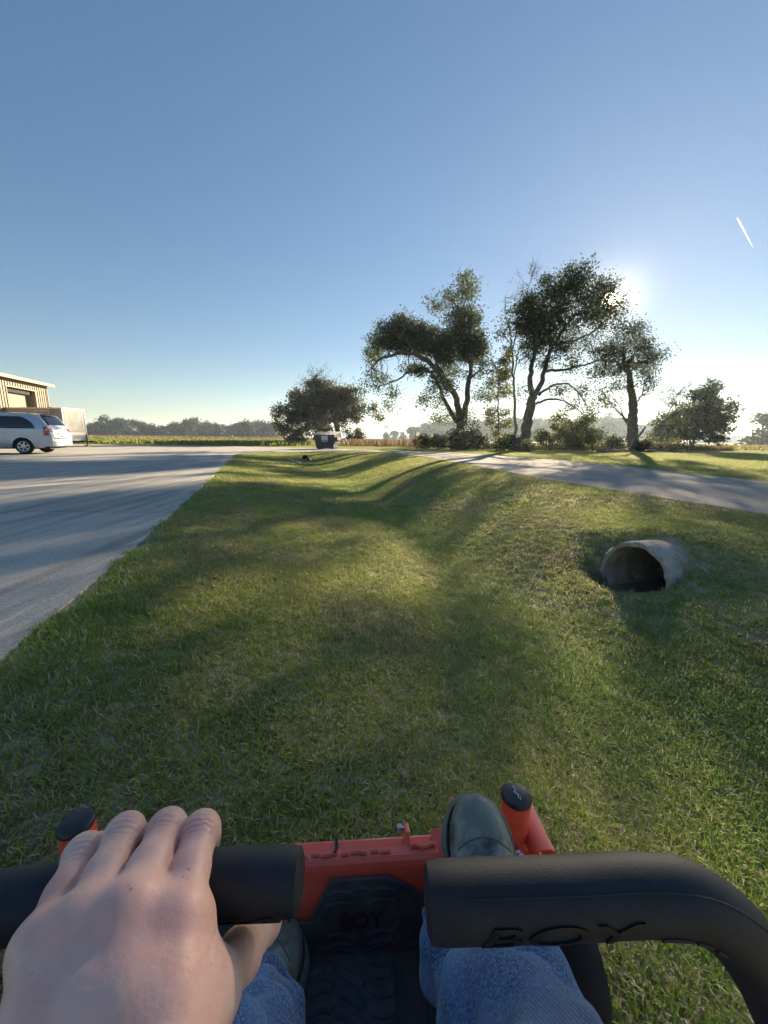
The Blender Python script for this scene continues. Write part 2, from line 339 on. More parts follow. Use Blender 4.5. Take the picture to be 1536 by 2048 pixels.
def grassmat(name, dlo=.14, dhi=.76, g1=(.16, .25, .04, 1), g2=(.45, .50, .085, 1)):
    m, t = newmat(name); L = t.links.new
    a = N(t, 'ShaderNodeAttribute', attribute_name='tint'); g = N(t, 'ShaderNodeNewGeometry')
    def noise(s, d=4):
        n = N(t, 'ShaderNodeTexNoise'); n.inputs['Scale'].default_value = s; n.inputs['Detail'].default_value = d; L(g.outputs['Position'], n.inputs['Vector']); return n.outputs[0]
    # dry share: patchy over the lawn; a blade is dry when its own tint lies under the local share
    r = N(t, 'ShaderNodeMapRange'); r.inputs[1].default_value = .36; r.inputs[2].default_value = .66; r.inputs[3].default_value = dlo; r.inputs[4].default_value = dhi; L(noise(.75), r.inputs[0])
    lt = N(t, 'ShaderNodeMath', operation='LESS_THAN'); L(a.outputs['Fac'], lt.inputs[0]); L(r.outputs[0], lt.inputs[1])
    cr = N(t, 'ShaderNodeValToRGB'); L(a.outputs['Fac'], cr.inputs[0])
    e = cr.color_ramp.elements; e[0].position = 0; e[0].color = (.66, .56, .38, 1); e[1].position = .75; e[1].color = (.22, .165, .08, 1)
    x = e.new(.35); x.color = (.42, .335, .19, 1)
    gr = N(t, 'ShaderNodeMix', data_type='RGBA'); gr.inputs[6].default_value = g1; gr.inputs[7].default_value = g2; L(noise(2.2), gr.inputs[0])
    mixn = N(t, 'ShaderNodeMix', data_type='RGBA'); L(lt.outputs[0], mixn.inputs[0]); L(gr.outputs[2], mixn.inputs[6]); L(cr.outputs[0], mixn.inputs[7])
    p = N(t, 'ShaderNodeBsdfPrincipled'); p.inputs['Roughness'].default_value = .55; p.inputs['Specular IOR Level'].default_value = .35; L(mixn.outputs[2], p.inputs['Base Color'])
    tr = N(t, 'ShaderNodeBsdfTranslucent'); L(mixn.outputs[2], tr.inputs[0])
    ms = N(t, 'ShaderNodeMixShader'); ms.inputs[0].default_value = .42; L(p.outputs[0], ms.inputs[1]); L(tr.outputs[0], ms.inputs[2])
    o = N(t, 'ShaderNodeOutputMaterial'); L(ms.outputs[0], o.inputs[0]); return m
def scatter(name, P, rot, scl, sources, label, cat, pick):
    """one object whose points carry instanced tufts"""
    col = bpy.data.collections.new(name+'_tufts')
    for k, me in enumerate(sources): col.objects.link(bpy.data.objects.new('tuft_%02d' % k, me))
    me = bpy.data.meshes.new(name); me.vertices.add(len(P)); me.vertices.foreach_set('co', np.ascontiguousarray(P, np.float32).ravel())
    a = me.attributes.new('rot', 'FLOAT_VECTOR', 'POINT'); a.data.foreach_set('vector', np.ascontiguousarray(rot, np.float32).ravel())
    a = me.attributes.new('scl', 'FLOAT', 'POINT'); a.data.foreach_set('value', np.ascontiguousarray(scl, np.float32))
    a = me.attributes.new('pick', 'INT', 'POINT'); a.data.foreach_set('value', pick.astype(np.int32))
    me.update()
    ng = bpy.data.node_groups.new(name, 'GeometryNodeTree'); ng.interface.new_socket('Geometry', in_out='INPUT', socket_type='NodeSocketGeometry'); ng.interface.new_socket('Geometry', in_out='OUTPUT', socket_type='NodeSocketGeometry')
    gi = N(ng, 'NodeGroupInput'); go = N(ng, 'NodeGroupOutput'); ins = N(ng, 'GeometryNodeInstanceOnPoints'); ci = N(ng, 'GeometryNodeCollectionInfo')
    ci.inputs['Collection'].default_value = col; ci.inputs['Separate Children'].default_value = True; ci.inputs['Reset Children'].default_value = True
    def attr(n, dt): q = N(ng, 'GeometryNodeInputNamedAttribute', data_type=dt); q.inputs['Name'].default_value = n; return q.outputs[0]
    L = ng.links.new; L(gi.outputs[0], ins.inputs['Points']); L(ci.outputs[0], ins.inputs['Instance']); ins.inputs['Pick Instance'].default_value = True
    L(attr('pick', 'INT'), ins.inputs['Instance Index']); L(attr('rot', 'FLOAT_VECTOR'), ins.inputs['Rotation']); L(attr('scl', 'FLOAT'), ins.inputs['Scale']); L(ins.outputs[0], go.inputs[0])
    o = link(name, me); md = o.modifiers.new('tufts', 'NODES'); md.node_group = ng
    return tag(o, label, cat, kind='stuff')
gm = grassmat('lawn_blades')
tufts = [blade_tuft('grass_tuft', 18, .050, .012, .040, .0048, 100+k, gm) for k in range(7)] + [blade_tuft('lush_tuft', 20, .050, .018, .050, .0042, 200+k, grassmat('lush_blades', .05, .35, (.15, .27, .045, 1), (.34, .45, .08, 1))) for k in range(3)]
def sample(n, x0, x1, y0, y1): return RNG.uniform(x0, x1, n), RNG.uniform(y0, y1, n)
PX = []; PS = []
def zone(x0, x1, y0, y1, dens, s, rmin, rmax):
    n = int((x1-x0)*(y1-y0)*dens); x, y = sample(n, x0, x1, y0, y1); r = np.hypot(x, y)
    k = (r >= rmin) & (r < rmax) & (np.abs(x) < np.maximum(1.6, 1.12*y+1.6)) & ~on_paving(x, y, -.03+.06*vnoise(x*9, y*9)) & ~on_road(x, y, .06*vnoise(x*5, y*5))
    x, y, r = x[k], y[k], r[k]
    dx, dy = x-PIPE_P.x, y-PIPE_P.y; a = PIPE_A.x*dx+PIPE_A.y*dy; b = -PIPE_A.y*dx+PIPE_A.x*dy
    bare = ((a > -.15) & (a < 1.4) & (b*b+(H(x, y)-PIPE_P.z+.05*a)**2 < .39**2)) | ((np.hypot((a+.22)/.38, b/.36) + .25*vnoise(x*6, y*6)) < .8)
    k = ~bare | (RNG.uniform(size=len(x)) < .06); x, y = x[k], y[k]
    PX.append(np.stack([x, y, H(x, y)], 1)); PS.append(s*RNG.uniform(.75, 1.25, len(x)))
zone(-3, 4, -.6, 3.4, 1900, .85, 0, 3.4)
zone(-5, 7, .5, 7, 800, 1.0, 3.4, 7)
zone(-8, 14, 3, 14, 270, 1.45, 7, 14)
zone(-10, 34, 8, 26, 125, 1.8, 14, 26)
zone(-10, 62, 15, 41, 48, 2.1, 26, 64)
P = np.concatenate(PX); sc_ = np.concatenate(PS)
# a few taller weeds where the mower does not reach
rot = np.stack([RNG.normal(0, .12, len(P)), RNG.normal(0, .12, len(P)), RNG.uniform(0, 6.283, len(P))], 1)
lush = np.exp(-((P[:, 0]-xC(P[:, 1]))/(.45+.02*P[:, 1]))**2)*np.where(P[:, 1] < 23, .85, 0) + .8*np.exp(-((P[:, 0]-xL(P[:, 1]))/.28)**2)*(P[:, 1] < 20) + .6*np.exp(-((P[:, 0]-2.0)**2+(P[:, 1]-2.0)**2)/1.6)
lush = np.clip(lush, 0, 1)*np.clip(.75+.6*vnoise(P[:, 0]*2, P[:, 1]*2), 0, 1)
pick = np.where(RNG.uniform(size=len(P)) < lush, RNG.integers(7, 10, len(P)), RNG.integers(0, 7, len(P)))
grass = scatter('grass', P, rot, sc_, tufts, 'short mown grass with dry brown patches covering the lawn and ditch', 'grass', pick)
print('tufts', len(P))
# ------------------------------------------------------------------ trees and shrubs
bark = mat('grey_brown_bark', (.055, .042, .032), (.15, .125, .10), scale=3, rough=.95, bump=1., bscale=14, stretch=(3, 3, .6), bdist=.05, spec=.15)
palebark = mat('pale_bark', (.12, .10, .08), (.25, .22, .18), scale=3, rough=.95, bump=.8, bscale=16, stretch=(3, 3, .6), bdist=.04, spec=.15)
oakleaf = leafmat('oak_leaves', (.030, .046, .013), (.095, .115, .03), .46)
yellowleaf = leafmat('yellowing_leaves', (.055, .070, .016), (.20, .19, .045), .45)
rustleaf = leafmat('rusty_oak_leaves', (.055, .058, .02), (.17, .145, .055), .42)
dryleaf = leafmat('dry_weed_blades', (.17, .105, .06), (.33, .23, .14), .3)
cropleaf = leafmat('crop_leaves', (.12, .17, .03), (.26, .28, .06), .45)
farleaf = leafmat('far_tree_leaves', (.030, .050, .022), (.075, .095, .045), .25)
def leaves(cent, sig, per, size, rng, droop=.3, flat=.75):
    """diamond leaf quads round the given cluster centres -> V, F, tint"""
    n = len(cent); k = np.repeat(np.arange(n), per); m = len(k)
    off = rng.normal(size=(m, 3)) * (np.asarray(sig)[k][:, None] if np.ndim(sig) else sig); off[:, 2] *= flat
    p = cent[k] + off; L = size*rng.uniform(.45, 1.6, m)
    d = rng.normal(size=(m, 3)) + off/np.maximum(np.linalg.norm(off, axis=1, keepdims=True), .05)*.8; d[:, 2] -= droop
    d /= np.linalg.norm(d, axis=1, keepdims=True); u = np.cross(d, rng.normal(size=(m, 3))); u /= np.maximum(np.linalg.norm(u, axis=1, keepdims=True), 1e-6)
    d *= L[:, None]; u *= (L*.30)[:, None]
    V = np.stack([p, p+d*.45+u, p+d, p+d*.45-u], 1).reshape(-1, 3); F = np.arange(m*4).reshape(m, 4)
    tint = np.clip(rng.uniform(0, .6, n)[k] + rng.uniform(-.2, .45, m), 0, 1)
    return V, F, tint
def in_blobs(blobs, step, rng):
    """cluster centres filling ellipsoids; (centre, (rx, ry, rz), density)"""
    out = []
    for c, r, d in blobs:
        n = max(2, int(d*4.19*r[0]*r[1]*r[2]/step**3)); q = rng.normal(size=(n, 3)); q /= np.linalg.norm(q, axis=1, keepdims=True)
        q *= (rng.uniform(.15, 1, n)**.42)[:, None]; out.append(np.array(c)+q*np.array(r))
    return np.concatenate(out)
def wiggle(pts, a, rng):
    P = spline(pts, 6); return [p + Vector(rng.normal(size=3))*a*(0 if i == 0 else 1) for i, p in enumerate(P)]
def tree(name, label, cat, base, limbs, blobs, step, per, size, leaf, barkm, seed, group=None, sig=None, twigs=True, bare=(), sides=8, sun_gap=False, droop=.3):
    rng = np.random.default_rng(seed); root = empty(name, base); tag(root, label, cat, group)
    tb = MB(); nodes = []
    for pts, r0, r1 in limbs:
        W = wiggle(pts, min(r0, .25)*.18, rng); n = len(W); rad = [r0+(r1-r0)*(i/(n-1))**.8 for i in range(n)]
        rad = [q*.66 for q in rad]; tb.tube(W, rad, sides); nodes += [(p, r) for p, r in zip(W, rad)]
    tb.build('trunk', barkm, root, smooth=True)
    NP = np.array([n[0] for n in nodes]); cent = in_blobs(blobs, step, rng)
    tw = MB()
    def reach(c, r):
        d = NP-np.array(c); dist = np.linalg.norm(d+np.array([0, 0, .25])*np.abs(d[:, 2:3]), axis=1); j = int(np.argmin(dist)); a = Vector(NP[j]); c = Vector(c)
        if (c-a).length > 7: return
        mid = a.lerp(c, .5)+Vector(rng.normal(size=3))*(c-a).length*.10; rr = min(nodes[j][1]*.6, r+(c-a).length*.008)
        tw.tube(spline([a, mid, c], 3), [rr, rr*.85, rr*.7, rr*.6, rr*.45, rr*.35, rr*.25], 4, False)
    if twigs:
        for c in cent[::2 if len(cent) > 240 else 1]: reach(c, .035)
    for c, r, k in bare:      # leafless twig sprays
        for _ in range(k):
            q = Vector(c)+Vector((rng.normal()*r[0]*.6, rng.normal()*r[1]*.6, rng.normal()*r[2]*.6)); reach(q, .02)
            for _ in range(4):
                e = q+Vector((rng.normal()*.35, rng.normal()*.35, abs(rng.normal())*.55)); tw.tube([q, q.lerp(e, .5)+Vector(rng.normal(size=3))*.06, e], [.014, .010, .004], 3, False)
    if tw.v: tag(tw.build('branches', barkm, root), kind='stuff')
    if sun_gap:              # thin the leaves where the sun looks through
        d = cent-np.array([0, 0, CAM_H]); d /= np.linalg.norm(d, axis=1, keepdims=True); ang = np.degrees(np.arccos(np.clip(d@np.array(SUN), -1, 1))); cent = cent[ang > .05]
    s = np.full(len(cent), sig or step*.37)*rng.uniform(.7, 1.25, len(cent))
    V, F, T = leaves(cent, s, per, size, rng, droop)
    if sun_gap:
        d = V.reshape(-1, 4, 3).mean(1)-np.array([0, 0, CAM_H]); d /= np.linalg.norm(d, axis=1, keepdims=True); k = np.degrees(np.arccos(np.clip(d@np.array(SUN), -1, 1))) > .24
        V = V.reshape(-1, 4, 3)[k].reshape(-1, 3); F = F[:k.sum()]; T = T[k]
    link('crown', npmesh(name+'_crown', V, F, T), leaf, root)
    return root
def TB(yp, lst, dy=0., fl=1.):
    """pixel blobs on the plane y = yp -> world ellipsoids (depth like the width)"""
    out = []; r = np.random.default_rng(len(lst)*7)
    for b in lst:
        px, py, rx, ry = b[:4]; dn = (b[4] if len(b) > 4 else 1.)*1.2
        k = yp/ray(px, py).y; dd = r.normal()*1.4+dy; c = Y(px, py, yp+dd)
        out.append((c, (max(rx*k, .3), max((rx+ry)*.5*k, .5)*fl, max(ry*k, .3)), dn))
    return out
def TL(yp, pts, dys=None): return [Y(px, py, yp+(dys[i] if dys else 0)) for i, (px, py) in enumerate(pts)]
# --- broad oak with the low arching left limb
y1 = G(921, 896).y
b1 = G(921, 897); k1 = y1/755
tree('oak_tree', 'broad oak with long low limbs arching over the field beside the fence post', 'tree', (b1.x, b1.y, 0),
  [([Vector((b1.x, b1.y, -.2)), *TL(y1, [(922, 860), (924, 823)])], .85, .55),
   (TL(y1, [(922, 850), (910, 790), (884, 752), (846, 716), (804, 706), (765, 716), (742, 735)], [0, -.5, -1, -1.5, -2, -2, -2]), .55, .10),
   (TL(y1, [(918, 848), (893, 808), (877, 771), (856, 742), (825, 742), (786, 763), (756, 774)], [0, .5, 1.2, 1.6, 2, 2.4, 2.5]), .36, .07),
   (TL(y1, [(928, 850), (935, 776), (942, 742), (940, 716), (924, 667), (920, 625), (903, 600), (887, 578)], [0, .3, .3, .2, 0, 0, 0, 0]), .48, .06),
   (TL(y1, [(921, 628), (934, 590), (942, 562), (936, 545)]), .12, .03),
   (TL(y1, [(938, 760), (957, 742), (975, 748), (990, 735)], [0, -.5, -1, -1.2]), .16, .05),
   (TL(y1, [(884, 752), (870, 715), (862, 685), (850, 665)], [-1, -.5, 0, .3]), .2, .05),
   (TL(y1, [(836, 712), (815, 685), (790, 662)], [-1.5, -2, -2]), .14, .04),
   (TL(y1, [(940, 730), (925, 700), (935, 670), (948, 645)], [.3, 1, 1.3, 1.5]), .2, .05)],
  TB(y1, [(780, 674, 42, 28), (748, 705, 18, 28), (742, 735, 13, 24, .8), (830, 672, 46, 30), (868, 684, 38, 26), (800, 652, 36, 16), (905, 695, 38, 32), (945, 690, 26, 38), (932, 650, 32, 26), (740, 772, 14, 15, .8), (762, 765, 22, 12, .7), (785, 788, 12, 20, .7), (780, 806, 9, 11, .6),
     (920, 595, 24, 32, .45), (890, 585, 22, 20, .4), (936, 556, 20, 16, .5), (868, 606, 12, 10, .3), (948, 582, 10, 22, .4), (895, 615, 22, 18, .45), (925, 632, 30, 18, .7), (850, 742, 36, 16, .6), (818, 742, 24, 14, .6), (880, 775, 30, 22, .6), (862, 802, 24, 12, .7), (840, 796, 12, 9, .6), (895, 832, 18, 16, .7), (872, 838, 13, 9, .6),
     (968, 702, 20, 26, .7), (976, 742, 20, 16, .5), (960, 785, 13, 22, .5), (900, 735, 30, 18, .7), (940, 835, 14, 22, .6), (950, 745, 16, 16, .6)]),
  .80, 160, .16, oakleaf, bark, 1, sig=.40)
# --- slim understorey tree and the bare slender one
y2 = G(997, 896).y; b2 = G(997, 896)
tree('slim_tree', 'slim leafy young tree standing between the broad oak and the bare slender trunk', 'tree', b2,
  [([b2-Vector((0, 0, .2)), *TL(y2, [(997, 840), (996, 790), (999, 740), (1003, 710)])], .17, .04), (TL(y2, [(997, 800), (985, 780), (975, 770)], [0, .3, .4]), .06, .02), (TL(y2, [(998, 770), (1012, 750), (1022, 735)], [0, .3, .4]), .06, .02)],
  TB(y2, [(1006, 735, 22, 20, .6), (1000, 768, 24, 20, .6), (984, 792, 20, 14, .6), (990, 830, 20, 20, .6), (1010, 838, 16, 16, .6), (995, 862, 16, 13, .8), (1014, 714, 12, 12, .5), (1016, 790, 12, 14, .4)]), .72, 130, .17, yellowleaf, bark, 2)
y3 = G(1032, 897).y; b3 = G(1032, 897)
tree('slender_tree', 'tall slender tree with a pale straight trunk and bare twiggy top', 'tree', b3,
  [([b3-Vector((0, 0, .2)), *TL(y3, [(1029, 812), (1027, 747), (1025, 698), (1021, 672), (1018, 640)])], .26, .09), (TL(y3, [(1025, 700), (1034, 660), (1045, 610), (1060, 565), (1071, 534)], [0, .3, .6, .8, 1]), .14, .02), (TL(y3, [(1021, 672), (1012, 630), (1012, 590)], [0, -.3, -.4]), .10, .02), (TL(y3, [(1028, 750), (1036, 710), (1042, 690)], [0, .3, .5]), .12, .05), (TL(y3, [(1022, 690), (1008, 670), (995, 662)], [0, .3, .5]), .08, .03)],
  TB(y3, [(1006, 668, 14, 10, .4), (1035, 650, 12, 12, .3), (1018, 700, 8, 10, .2)]), .9, 50, .22, oakleaf, palebark, 3,
  bare=[(Y(1014, 600, y3), (.7, .7, .9), 9), (Y(1058, 565, y3), (.8, .8, 1.1), 14), (Y(1040, 600, y3), (.8, .8, .9), 9), (Y(1068, 545, y3), (.5, .5, .7), 12)])
# --- the tall oak with the sun in its crown
y4 = G(1050, 900).y; b4 = G(1050, 900)
tree('oak_tree', 'tallest oak with a thick ridged trunk and the sun shining through its crown', 'tree', b4,
  [([b4-Vector((.2, 0, .25)), *TL(y4, [(1052, 860), (1061, 812), (1067, 785)])], .80, .52),
   (TL(y4, [(1064, 800), (1062, 745), (1070, 703), (1072, 656), (1085, 610), (1105, 575)], [0, -.3, -.5, -.6, -.6, -.6]), .42, .06),
   (TL(y4, [(1068, 795), (1084, 760), (1097, 708), (1115, 677), (1136, 646), (1162, 622), (1185, 590)], [0, .3, .5, .5, .6, .8, 1]), .40, .06),
   (TL(y4, [(1072, 808), (1097, 799), (1126, 802), (1157, 820), (1175, 843)], [0, -.8, -1.4, -2, -2.4]), .18, .04),
   (TL(y4, [(1078, 790), (1105, 771), (1136, 768), (1160, 789), (1174, 812)], [0, .5, 1, 1.4, 1.6]), .20, .05),
   (TL(y4, [(1092, 742), (1131, 738), (1170, 728), (1205, 722)], [.4, -.2, -.6, -.8]), .22, .06),
   (TL(y4, [(1105, 690), (1150, 680), (1190, 660), (1212, 640)], [.5, 1.2, 1.8, 2]), .2, .05),
   (TL(y4, [(1070, 690), (1045, 660), (1020, 645), (1000, 655)], [-.5, -1, -1.4, -1.6]), .16, .04),
   (TL(y4, [(1084, 620), (1120, 590), (1150, 565)], [-.6, -1.2, -1.6]), .14, .04)],
  TB(y4, [(1110, 577, 38, 24), (1160, 556, 36, 19), (1188, 566, 26, 22), (1198, 600, 24, 28, .6), (1072, 618, 34, 30), (1035, 638, 22, 20, .9), (1003, 658, 18, 12, .7), (1090, 640, 38, 38), (1140, 620, 38, 36, .55), (1178, 645, 36, 34, .42), (1062, 680, 26, 26), (1100, 690, 32, 24, .65), (1148, 690, 38, 24, .48), (1190, 698, 34, 24, .45), (1212, 640, 18, 22, .4), (1220, 600, 20, 30, 1.15), (1203, 585, 20, 20, .8), (1208, 628, 20, 18, .7), (1232, 628, 10, 18, .6), (1214, 572, 14, 14, .7), (1140, 580, 30, 22, .8), (1058, 650, 22, 22),
     (1130, 725, 34, 14, .45), (1172, 738, 36, 15, .4), (1112, 770, 20, 13, .5), (1150, 780, 22, 16, .5), (1180, 798, 18, 24, .6), (1176, 842, 18, 24, .8), (1190, 866, 16, 12, .8), (1140, 812, 24, 10, .5), (1050, 722, 12, 32, .7), (1040, 790, 12, 14, .5), (1210, 735, 20, 16, .7), (1090, 735, 20, 20, .5)]),
  .80, 150, .15, oakleaf, bark, 4, sun_gap=True, sig=.38)
# --- the leaning-knob oak
y5 = G(1266, 902).y; b5 = G(1266, 902)
t5 = tree('oak_tree', 'oak with a pale knobbly bare trunk, a broken stub and a high rounded crown', 'tree', b5,
  [([b5-Vector((0, 0, .25)), *TL(y5, [(1265, 868), (1266, 838), (1267, 812), (1264, 790), (1261, 770), (1257, 745), (1248, 728), (1246, 705)])], .78, .22),
   (TL(y5, [(1266, 814), (1266, 808), (1266, 802)]), .52, .50),
   (TL(y5, [(1270, 808), (1283, 791), (1290, 762), (1300, 740)], [0, -.4, -.8, -1]), .13, .03),
   (TL(y5, [(1262, 858), (1254, 843), (1247, 836)], [0, -.5, -.8]), .30, .16),
   (TL(y5, [(1250, 732), (1225, 722), (1195, 722), (1165, 730)], [0, -.6, -1, -1.2]), .22, .04),
   (TL(y5, [(1250, 735), (1270, 705), (1285, 680)], [0, .6, 1]), .2, .05), (TL(y5, [(1256, 748), (1280, 728), (1305, 715), (1322, 707)], [0, .3, .6, .8]), .16, .03)],
  TB(y5, [(1250, 662, 28, 16, .75), (1285, 666, 18, 12, .75), (1268, 690, 38, 20, .65), (1230, 692, 30, 20, .65), (1300, 700, 20, 15, .9), (1322, 708, 10, 7, .7), (1308, 730, 17, 12, .8), (1260, 722, 40, 15, .9), (1220, 742, 30, 13, .8), (1280, 746, 24, 13, .8), (1236, 770, 10, 20, .7), (1215, 786, 12, 14, .8), (1218, 800, 8, 8, .6), (1250, 762, 12, 14, .5), (1298, 760, 12, 10, .4), (1240, 650, 14, 10, .6)]),
  .80, 150, .15, oakleaf, palebark, 5, sig=.38, bare=[(Y(1300, 780, y5), (1.0, .8, 1.0), 18)])
# --- smaller trees by the field
y6 = G(1385, 902).y; b6 = G(1385, 902)
tree('small_tree', 'bushy small tree with two slanting stems at the edge of the field', 'tree', b6,
  [([b6-Vector((0, 0, .2)), *TL(y6, [(1388, 880), (1396, 855), (1410, 820), (1425, 785)])], .26, .04), ([b6+Vector((.15, 0, -.2)), *TL(y6, [(1380, 882), (1376, 860), (1385, 830)])], .2, .04), (TL(y6, [(1394, 862), (1415, 848), (1440, 838)]), .1, .03)],
  TB(y6, [(1400, 800, 22, 18, 1.), (1365, 868, 24, 14, 1.1), (1420, 872, 30, 10, 1.1), (1450, 835, 16, 14, 1.), (1425, 790, 22, 20, 1.2), (1440, 822, 24, 20, 1.2), (1452, 850, 20, 14, 1.1), (1415, 842, 34, 22, 1.2), (1385, 822, 26, 20, 1.2), (1376, 852, 28, 15, 1.1), (1395, 868, 26, 10, 1.1), (1430, 768, 12, 10, .4)]), .8, 110, .20, oakleaf, bark, 6,
  bare=[(Y(1428, 765, y6), (.8, .6, .4), 12)])
y7 = G(1328, 898).y; b7 = G(1328, 898)
tree('small_tree', 'thin dark tree with straggly leafless upper twigs beside the knobbly oak', 'tree', b7,
  [([b7-Vector((0, 0, .2)), *TL(y7, [(1328, 865), (1332, 840), (1345, 812), (1355, 790)])], .2, .04), (TL(y7, [(1330, 850), (1345, 838), (1362, 828)]), .1, .03)],
  TB(y7, [(1330, 878, 26, 10, 1.1), (1355, 862, 24, 16, 1.2), (1318, 840, 14, 14, .8), (1340, 846, 24, 18, 1.2), (1322, 862, 15, 14, 1.1), (1350, 818, 20, 15, .8), (1364, 838, 20, 20, 1.1), (1340, 872, 18, 12, 1)]), .8, 110, .20, oakleaf, bark, 7,
  bare=[(Y(1345, 785, y7), (1.3, .8, .7), 26), (Y(1375, 782, y7), (.8, .6, .6), 14), (Y(1318, 800, y7), (.7, .6, .7), 10)])
# --- the big bushy oak behind the dumpster
y8 = 56.; b8 = Y(676, 888, y8); b8.z = 0
tree('oak_tree', 'wide bushy rust-tinged oak spreading behind the dark dumpster', 'tree', b8,
  [([b8-Vector((0, 0, .3)), *TL(y8, [(675, 860), (668, 835), (655, 805), (640, 780), (632, 755)])], .8, .08), (TL(y8, [(672, 850), (690, 820), (705, 795)]), .35, .06), (TL(y8, [(670, 845), (630, 825), (595, 812)], [0, -1, -2]), .35, .06), (TL(y8, [(680, 830), (715, 822), (745, 832)], [0, -1, -2]), .22, .05)],
  TB(y8, [(642, 778, 34, 18, .9), (600, 792, 24, 18), (574, 822, 24, 20), (620, 812, 34, 24), (662, 800, 38, 26), (702, 792, 28, 20), (730, 820, 20, 13, .9), (748, 834, 13, 8, .8), (692, 832, 30, 20), (570, 850, 16, 16), (608, 850, 30, 20), (560, 835, 12, 14, .8), (640, 845, 30, 20)]), 1.0, 130, .25, rustleaf, bark, 8, droop=.5,
  bare=[(Y(632, 750, y8), (2.0, 1.4, .9), 46), (Y(605, 772, y8), (1.2, 1, .7), 18), (Y(660, 762, y8), (1.2, 1, .6), 16)])
# --- shrubs of the fence row
def shrub(label, px, py, rx, ry, leaf, seed, yp=None, size=.17, dens=1.3, name='shrub', per=85):
    yb = yp or G(px, py).y; b = Y(px, py, yb); b.z = float(H(b.x, b.y)); k = yb/755; rng = np.random.default_rng(seed)
    L = [([b-Vector((0, 0, .1)), b+Vector((rng.normal()*rx*k*.4, rng.normal()*.3, ry*k*.8)), b+Vector((rng.normal()*rx*k*.7, rng.normal()*.4, ry*k*1.5))], .05, .015) for _ in range(5)]
    bl = [(b+Vector((rng.uniform(-.6, .6)*rx*k, rng.normal()*.4, ry*k*rng.uniform(.35, 1.5))), (rx*k*rng.uniform(.35, .6), rx*k*.5, ry*k*rng.uniform(.3, .5)), dens) for _ in range(7)]
    return tree(name, label, 'shrub', b, L, bl, .62, per, size, leaf, bark, seed, 'undergrowth along the fence row', sides=5)
shrub('dark green shrub at the foot of the broad oak, beside the fence post', 858, 897, 24, 14, oakleaf, 21)
shrub('dark dense shrub wrapped round the trunk of the broad oak', 905, 899, 26, 20, oakleaf, 22)
shrub('dusky shrub between the broad oak and the slim leafy tree', 955, 900, 26, 20, oakleaf, 23)
shrub('yellow-green bramble under the slim leafy tree', 1005, 901, 24, 20, yellowleaf, 24)
shrub('dark low shrub just behind the thick ridged trunk of the tallest oak', 1090, 901, 20, 26, oakleaf, 25)
shrub('tall thin yellow-green sapling clump below the lower limb of the tallest oak', 1128, 901, 28, 46, yellowleaf, 26, dens=.75)
shrub('loose yellow sapling clump hung under the drooping end of the tallest oak', 1163, 901, 22, 38, yellowleaf, 27, dens=.75)
shrub('dark cone-shaped shrub left of the knobbly trunk beside the fallen log', 1217, 902, 17, 17, oakleaf, 28)
shrub('low scrubby shrub right of the knobbly oak trunk', 1300, 903, 20, 9, rustleaf, 29)
shrub('bright yellow-green shrub under the thin dark tree', 1348, 904, 16, 11, yellowleaf, 30)
shrub('rounded grey-green bush at the right foot of the wide bushy oak', 707, 891, 22, 19, rustleaf, 31, yp=52., dens=1.3)
shrub('low dull green bush at the left foot of the wide bushy oak', 590, 890, 26, 16, rustleaf, 32, yp=53., dens=1.3)
shrub('dense dark bush filling the gap right of the fence-row bramble', 1022, 902, 20, 22, oakleaf, 34)
shrub('broad olive bush between the broad oak trunk and the dusky shrub', 932, 900, 24, 24, rustleaf, 35)
shrub('tangled rusty bush at the left foot of the tallest oak', 1046, 903, 14, 10, rustleaf, 36)
shrub('leafy olive bush under the drooping limb, behind the yellow sapling clumps', 1150, 900, 30, 22, rustleaf, 37, dens=.9)
shrub('tall bushy green shrub left of the cone-shaped shrub', 1186, 902, 20, 28, oakleaf, 38)
shrub('small green shrub hugging the right side of the knobbly trunk', 1282, 903, 10, 14, rustleaf, 39)
shrub('wide low olive bush right of the brown dying shrub', 880, 898, 22, 15, rustleaf, 40)
shrub('brown dying shrub beside the two leaning posts', 838, 895, 14, 12, dryleaf, 33)
# --- distant wood lines: single trees, shared meshes
FAR = []
for k in range(6):
    rng = np.random.default_rng(400+k); bl = [((rng.normal()*1.8, rng.normal()*1.8, rng.uniform(3.0, 9.0)), (rng.uniform(1.6, 3.0),)*2+(rng.uniform(1.0, 2.0),), 1.) for _ in range(10)]
    bl += [((rng.normal()*2.4, rng.normal()*2, 1.6), (2.4, 2.4, 1.8), 1.) for _ in range(3)]
    cent = in_blobs(bl, 1.5, rng); V, F, T = leaves(cent, .75, 26, .85, rng); t = MB(); t.tube(spline([(0, 0, -.3), (rng.normal()*.3, 0, 3), (rng.normal()*.8, 0, 7)], 4), [.45, .43, .4, .36, .32, .28, .22, .16, .1], 6)
    for _ in range(5): a = rng.uniform(0, 6.28); t.tube([(0, 0, rng.uniform(2, 4)), (1.2*math.cos(a), 1.2*math.sin(a), 5.5), (2.6*math.cos(a), 2.6*math.sin(a), 7.5)], [.18, .12, .05], 5)
    tm = bpy.data.meshes.new('far_trunk'); tm.from_pydata(t.v, [], t.f); tm.materials.append(bark)
    cm = npmesh('far_crown', V, F, T); cm.materials.append(farleaf); FAR.append((tm, cm))
def far_tree(x, y, s, k, label, group, sx=1.):
    tm, cm = FAR[k % 6]; r = empty('distant_tree', (x, y, 0), RNG.uniform(0, 6.28)); r.scale = (s*sx, s*sx, s); tag(r, label, 'tree', group)
    for nm, me in (('trunk', tm), ('crown', cm)):
        o = bpy.data.objects.new(nm, me); C.objects.link(o); o.parent = r
